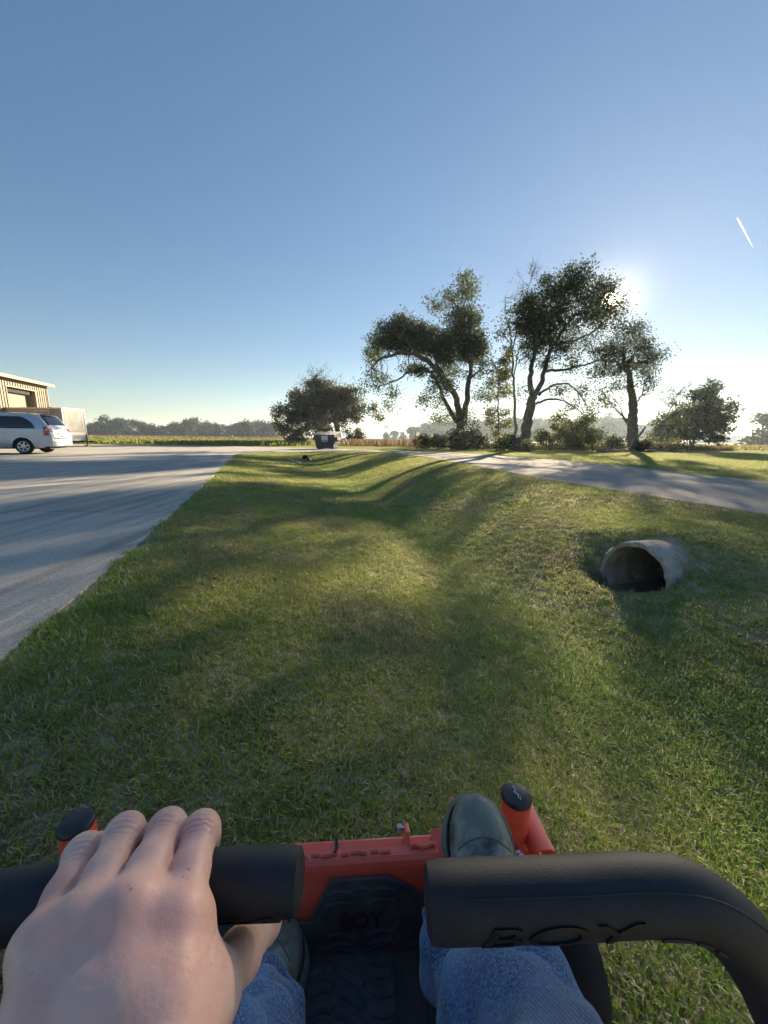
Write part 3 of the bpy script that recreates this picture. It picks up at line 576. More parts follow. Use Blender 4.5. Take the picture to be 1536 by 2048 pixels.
for i, px in enumerate(np.arange(96, 566, 15.5)):
    yy = 205+RNG.uniform(-18, 30); p = Y(px+RNG.uniform(-5, 5), 868, yy); top = 843+6*math.sin(px*.045)+RNG.uniform(-4, 6)
    hgt = (Y(px, top, yy).z); far_tree(p.x, yy, hgt/10.6, i, 'hazy round-topped tree in the far wood line beyond the crop field', 'far wood line beyond the crop field')
for i, px in enumerate(np.arange(770, 1262, 17)):
    yy = 235+RNG.uniform(-25, 40); p = Y(px+RNG.uniform(-6, 6), 875, yy); top = np.interp(px, [770, 810, 850, 900, 1000, 1060, 1150, 1200, 1262], [862, 858, 846, 838, 836, 832, 838, 828, 830])+RNG.uniform(-4, 5)
    far_tree(p.x, yy, Y(px, top, yy).z/10.6, i+2, 'blue hazy tree in the distant wood behind the fence row', 'distant wood behind the fence row')
for i, (px, top, yy) in enumerate([(1285, 850, 240), (1300, 846, 250), (1318, 852, 255), (1418, 868, 380), (1435, 866, 390), (1455, 872, 400), (1472, 870, 400), (1492, 873, 410), (1512, 872, 410), (1532, 870, 400), (1400, 870, 390)]):
    far_tree(Y(px, 880, yy).x, yy, Y(px, top, yy).z/10.6, i, 'low hazy tree on the far horizon past the small bushy tree', 'far horizon trees at the right field', 1.5)
far_tree(Y(1545, 880, 92).x, 92, Y(1540, 822, 92).z/10.6, 1, 'lone pale oak standing in the field past the small bushy tree', None, 1.25)
# --- crop, dry weeds
def blades(name, x, y, h, leaf, wid, label, cat, spread=.35):
    n = len(x); z = H(x, y); a = RNG.uniform(0, 6.283, n); hh = h*RNG.uniform(.6, 1.3, n); l = RNG.normal(0, spread, (n, 2))*hh[:, None]
    u = np.stack([np.cos(a), np.sin(a), 0*a], 1)*(wid*RNG.uniform(.6, 1.3, n))[:, None]; b = np.stack([x, y, z], 1); t = b+np.stack([l[:, 0], l[:, 1], hh], 1); m_ = b*.45+t*.55
    V = np.stack([b, m_+u, t, m_-u], 1).reshape(-1, 3); o = link(name, npmesh(name, V, np.arange(n*4).reshape(n, 4), RNG.uniform(0, 1, n)), leaf); return tag(o, label, cat, kind='stuff')
n = 26000; x = RNG.uniform(-75, -1, n); y = RNG.uniform(38, 72, n); k = (x < -9.5-(y-38)*.12+RNG.normal(0, 1.2, n)) & ~on_paving(x, y); blades('field_crop', x[k], y[k], .42, cropleaf, .10, 'low sunlit green crop in the field behind the yard', 'crop', .5)
x = RNG.uniform(36, 110, 14000); y = RNG.uniform(44, 78, 14000); blades('field_crop', x, y, .45, leafmat('pale_crop', (.16, .15, .04), (.30, .26, .09), .4), .11, 'pale dry crop rows in the field past the small bushy tree', 'crop', .5)
x = np.concatenate([RNG.uniform(-110, -14, 15000), RNG.uniform(-6, 12, 5200)]); y = np.concatenate([RNG.normal(96, 7, 15000), RNG.normal(50, 4, 5200)]); k = ~on_paving(x, y)
blades('dry_weeds', x[k], y[k], .7, dryleaf, .07, 'tall reddish brown dry weeds along the field edge', 'weeds', .28)
x = RNG.uniform(5, 36, 9000); y = np.interp(x, [5, 8, 13, 24, 36], [41, 39.5, 36.2, 38.8, 40.5])+RNG.normal(.3, .5, 9000); blades('rough_grass', x, y, .5, leafmat('rough_blades', (.09, .095, .03), (.27, .22, .10), .4), .035, 'unmown rough grass at the foot of the fence row trees', 'grass', .35)

# a few dead leaves blown over the lawn
n = 700; x = RNG.uniform(-5, 7, n); y = RNG.uniform(.4, 13, n); k = ~on_paving(x, y, -.1) & ~on_road(x, y, -.1) & (np.hypot(x+.1, y-.3) > .5); x, y = x[k], y[k]; n = len(x)
c_ = np.stack([x, y, H(x, y)+RNG.uniform(.015, .035, n)], 1); a = RNG.uniform(0, 6.28, n); L_ = RNG.uniform(.008, .022, n); d_ = np.stack([np.cos(a), np.sin(a), RNG.normal(0, .3, n)], 1)*L_[:, None]; u_ = np.stack([-np.sin(a), np.cos(a), RNG.normal(0, .5, n)], 1)*(L_*.45)[:, None]
V = np.stack([c_-d_, c_+u_, c_+d_, c_-u_], 1).reshape(-1, 3)
tag(link('leaf_litter', npmesh('leaf_litter', V, np.arange(n*4).reshape(n, 4), RNG.uniform(0, 1, n)), leafmat('dead_leaves', (.26, .17, .09), (.58, .47, .31), .2)), 'small dead brown leaves scattered over the mown grass', 'leaves', kind='stuff')
# ------------------------------------------------------------------ haze over the flat land
hz = MB().box((-2650, -2650, -1.8), (2650, 2650, 30)).build('haze', None); tag(hz, kind='stuff')
hm, t = newmat('pale_haze'); pv = N(t, 'ShaderNodeVolumePrincipled'); pv.inputs['Color'].default_value = (.72, .86, 1, 1); pv.inputs['Density'].default_value = .0005; pv.inputs['Anisotropy'].default_value = .45
o_ = N(t, 'ShaderNodeOutputMaterial'); t.links.new(pv.outputs[0], o_.inputs['Volume']); hz.data.materials.append(hm)
# ------------------------------------------------------------------ concrete culvert pipe
pipec = mat('weathered_pipe_concrete', (.34, .29, .23), (.56, .50, .41), scale=9, rough=.95, bump=1., bscale=70, bdist=.012, c3=(.42, .27, .19), scale3=5, spec=.2)
R0, R1, LEN = .365, .30, 1.35
M = Matrix.Translation(PIPE_P) @ PIPE_A.to_track_quat('Z', 'Y').to_matrix().to_4x4()
n = 56; V = []; F = []
prof = [(R1, LEN), (R1, .7), (R1, .3), (R1, .06), (R1+.012, .02), (R1+.014, .006), (R0-.02, 0), (R0-.006, .012), (R0, .05), (R0, .3), (R0, .6), (R0, LEN)]
for j, (r, z) in enumerate(prof):
    for i in range(n):
        a = 2*math.pi*i/n; q = .007*math.sin(a*9+j)+.005*math.sin(a*23+2*j) if 4 <= j <= 8 else 0
        V.append(M @ Vector(((r-abs(q)*.6)*math.cos(a), (r-abs(q)*.6)*math.sin(a), z+q*1.4)))
for j in range(len(prof)-1):
    for i in range(n): F.append((j*n+i, j*n+(i+1) % n, (j+1)*n+(i+1) % n, (j+1)*n+i))
pm = MB().add(V, F); cp = empty('culvert_pipe', PIPE_P); tag(cp, 'large broken-edged concrete culvert pipe sticking out of the ditch bank', 'pipe'); pm.build('pipe_shell', pipec, cp, smooth=True)
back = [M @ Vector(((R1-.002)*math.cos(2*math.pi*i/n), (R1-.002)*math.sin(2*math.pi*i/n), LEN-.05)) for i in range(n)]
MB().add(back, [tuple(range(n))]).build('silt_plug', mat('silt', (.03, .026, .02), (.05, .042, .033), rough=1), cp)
# silt fan inside the mouth
V = []; F = []
for j in range(14):
    for i in range(13):
        z = -.02+j*.1; s = (i/12*2-1); yy = R1*.985*math.sin(s*.95); lo = -R1*math.cos(s*.95)*.985
        V.append(M @ Vector((0, 0, z)) + Vector((-PIPE_A.y, PIPE_A.x, 0))*yy*-1 + Vector((0, 0, max(lo, -.245+.02*math.sin(i*1.7+j)+.01*math.sin(j*2.3)))))
for j in range(13):
    for i in range(12): F.append((j*13+i, j*13+i+1, (j+1)*13+i+1, (j+1)*13+i))
MB().add(V, F).build('silt_bed', mat('dried_silt', (.20, .165, .125), (.30, .25, .20), scale=12, rough=.95, bump=.6, bdist=.01), cp, smooth=True)
# a stick and clods by the mouth
def stick(name, label, cat, pts, r, m, group=None):
    o = MB().tube(spline(pts, 4), [r*(1-.5*i/(4*(len(pts)-1))) for i in range(4*(len(pts)-1)+1)], 6).build(name, m, None, True); return tag(o, label, cat, group)
q = PIPE_P-PIPE_A*.12; hq = lambda v, d=0.: Vector((v.x, v.y, float(H(v.x, v.y))+d))
side = Vector((-PIPE_A.y, PIPE_A.x, 0))
tag(stick('fallen_stick', 'short grey stick lying in the mouth of the concrete pipe', 'stick', [hq(q+side*.22, .05), hq(q+side*.12-PIPE_A*.04, .07), hq(q+side*.02, .06)], .022, palebark))
# ------------------------------------------------------------------ plastic drain at the far end of the ditch
blackpl = mat('black_plastic', (.012, .012, .013), (.03, .03, .032), scale=30, rough=.5)
dp = None
for yq in np.linspace(17, 27, 400):
    q = Y(610, 916, yq)
    if q.z < float(H(q.x, q.y))+.10: dp = q; break
dr = empty('drain_pipe', dp); tag(dr, 'small black plastic drain pipe end showing in the bank below the apron', 'pipe')
ax = Vector((.22, .90, -.38)).normalized(); Md = Matrix.Translation(dp) @ ax.to_track_quat('Z', 'Y').to_matrix().to_4x4()
b = MB(); pr = [(.14, .9)] + [(.14, .02), (.17, 0)] + [(.17+.015*(k % 2), .03+.06*k) for k in range(15)]; n = 24; V = []; F = []
for r, z in pr: V += [Md @ Vector((r*math.cos(2*math.pi*i/n), r*math.sin(2*math.pi*i/n), z)) for i in range(n)]
for j in range(len(pr)-1): F += [(j*n+i, j*n+(i+1) % n, (j+1)*n+(i+1) % n, (j+1)*n+i) for i in range(n)]
b.add(V, F).build('corrugated_shell', blackpl, dr, smooth=True)
whitepl = mat('white_scrap', (.7, .7, .68), (.55, .55, .52), scale=9, rough=.6)
for px0, py0, px1, py1, lab in ((577, 917, 590, 920, 'ragged white plastic scrap in the ditch, the piece farther from the black drain'), (592, 920, 603, 922, 'ragged white plastic scrap in the ditch, the piece next to the black drain')):
    z = -.16; a, c = G(px0, py0, z), G(px1, py1, z); a, c = hq(a), hq(c); b = MB(); P_ = [a.lerp(c, i/6) for i in range(7)]
    V = []
    for i, p in enumerate(P_):
        ww = .09+.05*math.sin(i*2.1); V += [p+Vector((0, -ww, .05+.02*math.sin(i*1.3))), p+Vector((0, ww*.2, .10+.03*math.sin(i*2.7))), p+Vector((0, ww, .05+.01*i % .02))]
    F = [(i*3+k, i*3+k+1, i*3+k+4, i*3+k+3) for i in range(6) for k in range(2)]
    o = b.add(V, F).build('plastic_scrap', whitepl, None, True); md = o.modifiers.new('t', 'SOLIDIFY'); md.thickness = .006; tag(o, lab, 'litter')
# ------------------------------------------------------------------ leaning posts and litter by the road
wood = mat('weathered_post', (.10, .075, .055), (.17, .14, .11), scale=8, rough=.9, stretch=(4, 4, .5))
p0 = G(829, 894); h_ = (Y(832, 867, p0.y).z); o = MB().tube([p0-Vector((0, 0, .2)), p0+Vector((.06, 0, h_*.5)), p0+Vector((.13, 0, h_))], [.085, .08, .075], 8).build('fence_post', wood, None, True); tag(o, 'dark leaning wooden fence post beside the dry weeds', 'post')
p0 = G(825, 894.5); h_ = Y(825, 874, p0.y).z; o = MB().tube([p0-Vector((0, 0, .2)), p0+Vector((0, 0, h_*.5)), p0+Vector((.02, 0, h_))], .05, 8).build('marker_post', mat('pale_pipe', (.45, .44, .42), (.6, .58, .55), rough=.6), None, True); tag(o, 'short pale pipe marker standing against the dark fence post', 'post')
def litter(name, label, px, py, s, m, rz=.4):
    p = hq(G(px, py), .0); rr = np.random.default_rng(int(px)); V = []; F = []
    for j in range(5):
        for i in range(5): V.append(p+Vector(((i-2)*s/4*math.cos(rz)-(j-2)*s/6*math.sin(rz), (i-2)*s/4*math.sin(rz)+(j-2)*s/6*math.cos(rz), .05+abs(rr.normal())*s*.22)))
    for j in range(4):
        for i in range(4): F.append((j*5+i, j*5+i+1, (j+1)*5+i+1, (j+1)*5+i))
    o = MB().add(V, F).build(name, m, None); md = o.modifiers.new('t', 'SOLIDIFY'); md.thickness = .02; return tag(o, label, 'litter')
litter('paper_scrap', 'pale torn cardboard lying on the grass past the end of the apron', 762, 894, .75, mat('cardboard', (.62, .5, .42), (.75, .66, .6), rough=.9), 1.1)
litter('paper_scrap', 'white paper scrap at the foot of the dark shrub by the posts', 851, 896, .5, whitepl)
litter('paper_scrap', 'white paper scrap on the verge in front of the tallest oak', 1066, 911, .35, whitepl)
# fallen wood by the knobbly oak
y_ = b5.y
tag(stick('fallen_log', 'long pale fallen log lying left of the knobbly oak trunk', 'log', [hq(G(1196, 905), .14), hq(G(1215, 906), .17), hq(G(1240, 904), .16), hq(G(1256, 901), .2)], .17, palebark))
tag(stick('dead_branch', 'dead branch propped upright against the base of the knobbly oak', 'branch', [hq(G(1252, 904), .05), Y(1266, 884, y_-1.2), Y(1280, 869, y_-1.3), Y(1291, 854, y_-1.3)], .15, palebark))
tag(stick('fallen_branch', 'dark brushwood branch lying right of the knobbly oak', 'branch', [hq(G(1282, 904), .08), hq(G(1305, 906), .25), hq(G(1330, 904), .12)], .09, bark))
# ------------------------------------------------------------------ water tower and vapour trail
wt = Y(772, 878, 640); wt.z = 0; wr = empty('water_tower', wt); tag(wr, 'tiny hazy water tower on legs beyond the dry weeds', 'water tower'); steel = mat('hazy_steel', (.08, .085, .09), (.10, .105, .11), rough=.6)
MB().lathe([(.3, 15.2), (2.6, 15.8), (3.9, 17.2), (4.2, 19), (3.9, 20.8), (2.4, 22), (.4, 22.6), (.1, 23)], 18, Matrix.Translation(wt)).build('tank', steel, wr, True)
for k in range(4):
    a = math.pi/4+k*math.pi/2; c = Vector((math.cos(a), math.sin(a), 0)); MB().tube([wt+c*4.6-Vector((0, 0, .3)), wt+c*3.8+Vector((0, 0, 17.5))], .7, 6).build('leg', steel, wr)
MB().tube([wt-Vector((0, 0, .3)), wt+Vector((0, 0, 15.5))], .7, 8).build('riser', steel, wr)
MB().lathe([(4.0, 16.9), (4.7, 16.9), (4.7, 17.1), (4.0, 17.1)], 18, Matrix.Translation(wt)).build('balcony', steel, wr)
vt = [Y(1474+32*i/12, 435+60*i/12, 4200) for i in range(13)]; vm, t = newmat('ice_vapour'); df = N(t, 'ShaderNodeBsdfDiffuse'); df.inputs[0].default_value = (.95, .95, .95, 1); tl = N(t, 'ShaderNodeBsdfTranslucent'); tl.inputs[0].default_value = (.95, .95, .95, 1); mx_ = N(t, 'ShaderNodeMixShader'); mx_.inputs[0].default_value = .6; oo = N(t, 'ShaderNodeOutputMaterial')
for a, c in ((df.outputs[0], mx_.inputs[1]), (tl.outputs[0], mx_.inputs[2]), (mx_.outputs[0], oo.inputs[0])): t.links.new(a, c)
o = MB().tube(vt, [3, 6, 7, 7, 6.5, 6, 6, 5.5, 5, 4, 3, 2, .6], 6).build('vapour_trail', vm, None, True); tag(o, 'short white aircraft vapour trail high in the clear sky', 'vapour trail')
# ------------------------------------------------------------------ dumpster
dk = mat('dark_green_steel', (.020, .030, .038), (.045, .06, .07), scale=4, rough=.55, c3=(.07, .05, .035), scale3=2.5, spec=.5); lid = mat('grey_plastic_lid', (.10, .12, .14), (.16, .18, .2), scale=3, rough=.55)
q0, q1 = G(636, 898.5), G(668, 897.8); dc = (q0+q1)/2; dc.z = .004; dang = math.radians(-14)
du = empty('dumpster', (dc.x, dc.y+.6, 0), dang); tag(du, 'dark green steel dumpster with grey lids at the far end of the yard', 'dumpster')
def dl(x, y, z): return du.matrix_world @ Vector((x, y, z))
WB, WT = .72, .90
def sh(b, P1, P2): return b.hexa([dl(*p) for p in P1], [dl(*p) for p in P2])
bd = MB(); sh(bd, [(-WB, -.5, .05), (WB, -.5, .05), (WB, .55, .05), (-WB, .55, .05)], [(-WB-.06, -.56, .45), (WB+.06, -.56, .45), (WB+.06, .6, .45), (-WB-.06, .6, .45)]); sh(bd, [(-WB-.055, -.555, .45), (WB+.055, -.555, .45), (WB+.055, .595, .45), (-WB-.055, .595, .45)], [(-WT, -.66, 1.08), (WT, -.66, 1.08), (WT, .64, 1.32), (-WT, .64, 1.32)])
bd.build('body', dk, du)
for z, wx, yy in ((.15, WB+.05, -.53), (.46, WB+.1, -.585), (.66, WB+.16, -.62)): sh(MB(), [(-wx, yy-.035, z), (wx, yy-.035, z), (wx, .6, z), (-wx, .6, z)], [(-wx, yy-.035, z+.05), (wx, yy-.035, z+.05), (wx, .6, z+.05), (-wx, .6, z+.05)]).build('rib', dk, du)
for sgn in (-1, 1): sh(MB(), [(sgn*(WT-.08), -.45, .72), (sgn*(WT+.14), -.45, .72), (sgn*(WT+.14), .42, .72), (sgn*(WT-.08), .42, .72)], [(sgn*(WT-.08), -.45, .94), (sgn*(WT+.14), -.45, .94), (sgn*(WT+.14), .42, .94), (sgn*(WT-.08), .42, .94)]).build('fork_pocket', dk, du)
for x0, x1 in ((-WT-.03, -.01), (.01, WT+.03)):
    ld = sh(MB(), [(x0, -.74, 1.08), (x1, -.74, 1.08), (x1, .70, 1.34), (x0, .70, 1.34)], [(x0, -.74, 1.11), (x1, -.74, 1.11), (x1, .70, 1.38), (x0, .70, 1.38)]).build('lid', lid, du)
    for k in range(3): xx = x0+(x1-x0)*(k+.5)/3; sh(MB(), [(xx-.05, -.72, 1.112), (xx+.05, -.72, 1.112), (xx+.05, .68, 1.378), (xx-.05, .68, 1.378)], [(xx-.03, -.72, 1.14), (xx+.03, -.72, 1.14), (xx+.03, .68, 1.405), (xx-.03, .68, 1.405)]).build('lid_ridge', lid, ld)
for x in (-WB+.05, WB-.2): sh(MB(), [(x, -.45, 0), (x+.15, -.45, 0), (x+.15, .5, 0), (x, .5, 0)], [(x, -.45, .06), (x+.15, -.45, .06), (x+.15, .5, .06), (x, .5, .06)]).build('skid', dk, du)
wh = mat('white_sign_plate', (.72, .74, .76), (.62, .65, .68), scale=5, rough=.5); redp = mat('red_print', (.38, .05, .06), (.30, .05, .06), rough=.6); greyp = mat('grey_print', (.25, .32, .33), (.3, .38, .38), rough=.6)
fy = lambda z: -.56-(z-.45)/.63*.10
def fq(x0, x1, z0, z1, off, name, m, par): return sh(MB(), [(x0, fy(z0)-off, z0), (x1, fy(z0)-off, z0), (x1, fy(z0)-off+.012, z0), (x0, fy(z0)-off+.012, z0)], [(x0, fy(z1)-off, z1), (x1, fy(z1)-off, z1), (x1, fy(z1)-off+.012, z1), (x0, fy(z1)-off+.012, z1)]).build(name, m, par)
sg = fq(-.22, .30, .60, 1.02, .03, 'sign', wh, du); sg['label'] = 'white sign with blurred red lettering'
TV, TF = text_mesh('AREA', .17); TV = [dl(v.x*.95+.04, fy(.85+v.y)-.034, .85+v.y) for v in TV]; MB().add(TV, TF).build('lettering', redp, sg)
fq(-.13, .21, .70, .73, .034, 'print_line', greyp, sg); fq(-.13, .12, .645, .67, .034, 'print_line', greyp, sg)
sh(MB(), [(-WT-.13, -.3, .74), (-WT-.15, -.3, .74), (-WT-.15, .05, .74), (-WT-.13, .05, .74)], [(-WT-.13, -.3, .90), (-WT-.15, -.3, .90), (-WT-.15, .05, .90), (-WT-.13, .05, .90)]).build('sticker', wh, du)
# ------------------------------------------------------------------ metal building with a roll-up door
tan = mat('tan_sheet_metal', (.21, .165, .105), (.245, .19, .125), scale=1.5, rough=.5, spec=.4); trim = mat('cream_trim', (.16, .13, .09), (.19, .155, .105), scale=2, rough=.5); darkgap = mat('dark_interior', (.03, .028, .025), (.04, .038, .034), rough=.9)
BO = Vector((-29.5, 34.8, 0)); BD = Vector((.26, -.966, 0)).normalized(); BN = Vector((-BD.y, BD.x, 0)); BN = BN if BN.x > 0 else -BN
bu = empty('metal_building', BO); tag(bu, 'tan ribbed metal building with a roll-up door behind the pale trailer', 'building')
def bp(s, o, z): return BO + BD*s + BN*o + Vector((0, 0, z))
def bbox(b, s0, s1, o0, o1, z0, z1): return b.hexa([bp(s0, o0, z0), bp(s1, o0, z0), bp(s1, o1, z0), bp(s0, o1, z0)], [bp(s0, o0, z1), bp(s1, o0, z1), bp(s1, o1, z1), bp(s0, o1, z1)])
EV = 5.0; SD0, SD1, DT = 1.85, 5.35, 4.35; LB = 15.
b = MB(); bbox(b, 0, SD0, -.2, 0, -.1, EV); bbox(b, SD1, LB, -.2, 0, -.1, EV); bbox(b, SD0, SD1, -.2, 0, DT, EV); bbox(b, 0, .2, -14, -.2, -.1, EV); bbox(b, LB-.2, LB, -14, -.2, -.1, EV); bbox(b, .2, LB-.2, -14, -13.8, -.1, EV); b.build('wall', tan, bu)
s = .22
while s < LB:
    zb = DT+.10 if SD0-.05 < s < SD1+.05 else -.05
    b = MB(); b.hexa([bp(s-.05, .002, zb), bp(s+.05, .002, zb), bp(s+.025, .045, zb), bp(s-.025, .045, zb)], [bp(s-.05, .002, EV-.02), bp(s+.05, .002, EV-.02), bp(s+.025, .045, EV-.02), bp(s-.025, .045, EV-.02)]); b.build('wall_rib', tan, bu); s += .305
b = MB(); b.hexa([bp(-.4, .35, EV), bp(LB+.4, .35, EV), bp(LB+.4, -7, EV+1.2), bp(-.4, -7, EV+1.2)], [bp(-.4, .35, EV+.12), bp(LB+.4, .35, EV+.12), bp(LB+.4, -7, EV+1.32), bp(-.4, -7, EV+1.32)]); b.hexa([bp(-.4, -7, EV+1.2), bp(LB+.4, -7, EV+1.2), bp(LB+.4, -14.3, EV-.05), bp(-.4, -14.3, EV-.05)], [bp(-.4, -7, EV+1.32), bp(LB+.4, -7, EV+1.32), bp(LB+.4, -14.3, EV+.07), bp(-.4, -14.3, EV+.07)])
rf = b.build('roof', trim, bu); bbox(MB(), -.42, LB+.42, .352, .46, EV-.08, EV+.16).build('gutter', trim, rf)
for s_ in (-.012,): bbox(MB(), s_, .10, .003, .06, -.05, EV-.02).build('corner_trim', trim, bu)
dd = empty('door', bp(SD0, 0, 0)); dd.parent = bu; dd.matrix_parent_inverse = bu.matrix_world.inverted()
bpy.data.objects.remove(dd)
dr_ = bbox(MB(), SD0+.02, SD1-.02, -.50, -.47, -.05, DT-.35).build('roll_up_door', trim, bu)
z = .02
while z < DT-.36: bbox(MB(), SD0+.05, SD1-.05, -.468, -.44, z, z+.085).build('slat', tan, dr_); z += .12
bbox(MB(), SD0, SD1, -.6, -.205, DT-.34, DT-.02).build('door_hood', darkgap, bu)
for a_, c_ in ((SD0-.09, SD0), (SD1, SD1+.09)): bbox(MB(), a_, c_, .004, .05, -.05, DT+.09).build('door_trim', trim, bu)
bbox(MB(), SD0-.0, SD1+.0, .004, .052, DT, DT+.09).build('door_trim', trim, bu)
for a_, c_ in ((SD0+.001, SD0+.03), (SD1-.03, SD1-.001)): bbox(MB(), a_, c_, -.62, -.201, -.05, DT-.02).build('door_jamb', trim, bu)
# ------------------------------------------------------------------ enclosed cargo trailer
tw_ = mat('dusty_white_panel', (.25, .24, .22), (.33, .315, .29), scale=1.3, rough=.6, c3=(.22, .20, .17), scale3=1.1); alu = mat('dull_aluminium', (.45, .44, .42), (.55, .54, .52), scale=8, rough=.4, metal=.6)
tyre = mat('tyre_rubber', (.012, .012, .013), (.028, .027, .026), scale=20, rough=.9)
TR = empty('cargo_trailer', (-23.5, 28.75, 0), math.radians(-4)); tag(TR, 'dusty white enclosed cargo trailer parked behind the silver minivan', 'trailer')
def tl_(x, y, z): return TR.matrix_world @ Vector((x, y, z))
def tbox(b, x0, x1, y0, y1, z0, z1): return b.hexa([tl_(x0, y0, z0), tl_(x1, y0, z0), tl_(x1, y1, z0), tl_(x0, y1, z0)], [tl_(x0, y0, z1), tl_(x1, y0, z1), tl_(x1, y1, z1), tl_(x0, y1, z1)])
TLn, TW_, T0, T1 = 6.2, 1.95, .42, 2.78
tbox(MB(), -TLn, 0, 0, TW_, T0, T1).build('body', tw_, TR, bevel=.03)
for k in range(1, 6): tbox(MB(), -k*1.22-.008, -k*1.22+.008, -.006, .004, T0+.05, T1-.05).build('panel_seam', alu, TR)
for x, y in ((-.03, -.014), (-.03, TW_-.03)): tbox(MB(), x, x+.045, y, y+.045, T0, T1-.01).build('corner_post', alu, TR)
tbox(MB(), -TLn, .012, -.012, .03, T1-.06, T1+.02).build('top_rail', alu, TR); tbox(MB(), -.03, .016, -.01, TW_+.01, T1-.055, T1+.022).build('top_rail', alu, TR)
tbox(MB(), .002, .012, .22, .26, T0+.1, T1-.1).build('panel_seam', alu, TR); tbox(MB(), .002, .012, TW_-.26, TW_-.22, T0+.1, T1-.1).build('panel_seam', alu, TR)
dw = tbox(MB(), -2.05, -1.05, -.012, .002, T0+.12, T1-.22).build('side_door', tw_, TR)
for x0, x1, z0, z1 in ((-2.1, -2.05, T0+.1, T1-.17), (-1.05, -1.0, T0+.1, T1-.17), (-2.05, -1.05, T1-.22, T1-.17)): tbox(MB(), x0, x1, -.022, .002, z0, z1).build('door_frame', alu, dw)
tbox(MB(), -1.7, -1.35, .7, 1.1, T1+.02, T1+.1).build('roof_vent', tw_, TR)
tbox(MB(), .002, .02, .05, TW_-.05, T0+.02, T0+.62).build('stone_guard', alu, TR)
for x in (-3.0, -3.85):
    for y in (.02, TW_-.24):
        Mw = TR.matrix_world @ Matrix.Translation((x, y, .34)) @ Matrix.Rotation(-math.pi/2, 4, 'X'); MB().lathe([(.17, .01), (.30, 0), (.335, .04), (.335, .18), (.30, .22), (.17, .21)], 20, Mw).build('wheel', tyre, TR, True)
tbox(MB(), -TLn+.1, -.1, .2, TW_-.2, T0-.14, T0+.01).build('chassis', tyre, TR)
for y0 in (.25, TW_-.25): MB().tube([tl_(-.3, y0, T0-.06), tl_(1.05, TW_/2, T0-.04)], .05, 6).build('tongue', tyre, TR)
MB().tube([tl_(.95, TW_/2, T0-.04), tl_(1.35, TW_/2, T0-.02)], .06, 8).build('coupler', tyre, TR)
jk = MB().tube([tl_(.8, TW_/2, .12), tl_(.8, TW_/2, .85)], .045, 8).build('jack', tyre, TR); MB().tube([tl_(.8, TW_/2, .85), tl_(.8, TW_/2+.01, 1.0)], .03, 6).build('crank', tyre, jk)
bl = MB(); tbox(bl, .66, .94, TW_/2-.14, TW_/2+.14, -.005, .14); o = bl.build('support_block', mat('pale_block', (.42, .39, .34), (.5, .46, .41), rough=.9), None, bevel=.015); tag(o, 'pale block under the front jack of the cargo trailer', 'block')
# ------------------------------------------------------------------ silver minivan
silver = mat('silver_blue_paint', (.40, .45, .52), (.42, .47, .54), scale=2, rough=.32, metal=.45, coat=.6, spec=.5); glassd = mat('tinted_glass', (.010, .013, .018), (.014, .018, .024), rough=.06, spec=.7); redl = mat('red_lens', (.30, .012, .02), (.36, .02, .03), rough=.15, spec=.6, coat=.5); clr = mat('clear_lens', (.6, .6, .6), (.7, .7, .7), rough=.15); rimm = mat('wheel_silver', (.55, .55, .56), (.62, .62, .63), rough=.35, metal=.7); blackt = mat('black_trim', (.014, .014, .015), (.02, .02, .021), rough=.6)
VS = 1.05; th = math.radians(16); a_ = Vector((math.cos(th), math.sin(th), 0)); wv = G(52, 908)
VR = Matrix.Translation(wv + Vector((-math.sin(th), math.cos(th), 0))*.86*VS) @ Matrix.Rotation(th+math.pi, 4, 'Z') @ Matrix.Scale(VS, 4)
van = empty('minivan', VR.translation); tag(van, 'silver minivan parked on the concrete in front of the cargo trailer', 'minivan')
hx = [-1.06, -1.04, -1.0, -.95, -.88, -.75, -.62, -.5, -.3, .5, 1.5, 2.2, 2.6, 3.0, 3.3, 3.5, 3.95, 4.05, 4.1]; hz_ = [.66, .80, .98, 1.12, 1.28, 1.50, 1.66, 1.70, 1.735, 1.77, 1.77, 1.71, 1.58, 1.34, 1.14, 1.07, .90, .78, .62]
def zhi(x): return float(np.interp(x, hx, hz_))
def zlo(x):
    z = .27 + (.10 if x < -.75 or x > 3.8 else 0)
    for c in (0, 3.08):
        if abs(x-c) < .395: z = max(z, .33+math.sqrt(.395**2-(x-c)**2))
    return min(z, zhi(x)-.02)
def wid(x, z):
    w_ = .965 - (.05*((.5-z)/.25)**2 if z < .5 else 0) - (0 if z < 1.02 else .21*((z-1.02)/.75)**1.25)
    e = max(0, -.45-x)/.65; f_ = max(0, x-3.0)/1.1; return w_*(1-.10*e**2.2-.22*f_**2.2)
def sp(x, z, sg, off=0.): return VR @ Vector((x, sg*(wid(x, z)+off), z))
def tp(x, u, off=0.): z = zhi(x); return VR @ Vector((x-off*(.7 if x < -.4 else -.5 if x > 2.3 else 0), u*wid(x, z), z+.025*(1-u*u)+off))
X = sorted(set(np.round(np.concatenate([np.linspace(-1.06, 4.1, 90), hx, [-.39, .39, 2.69, 3.47]]), 3))); b = MB(); NR = 16
for sg in (1, -1):
    V = []; F = []
    for x in X:
        lo, hi = zlo(x), zhi(x)
        for j in range(NR): V.append(sp(x, lo+(hi-lo)*j/(NR-1), sg))
    for i in range(len(X)-1):
        for j in range(NR-1): F.append((i*NR+j, (i+1)*NR+j, (i+1)*NR+j+1, i*NR+j+1))
    b.add(V, F)
V = []; F = []
for x in X: V += [tp(x, u) for u in np.linspace(-1, 1, 9)]
for i in range(len(X)-1): F += [(i*9+j, i*9+j+1, (i+1)*9+j+1, (i+1)*9+j) for j in range(8)]
b.add(V, F)
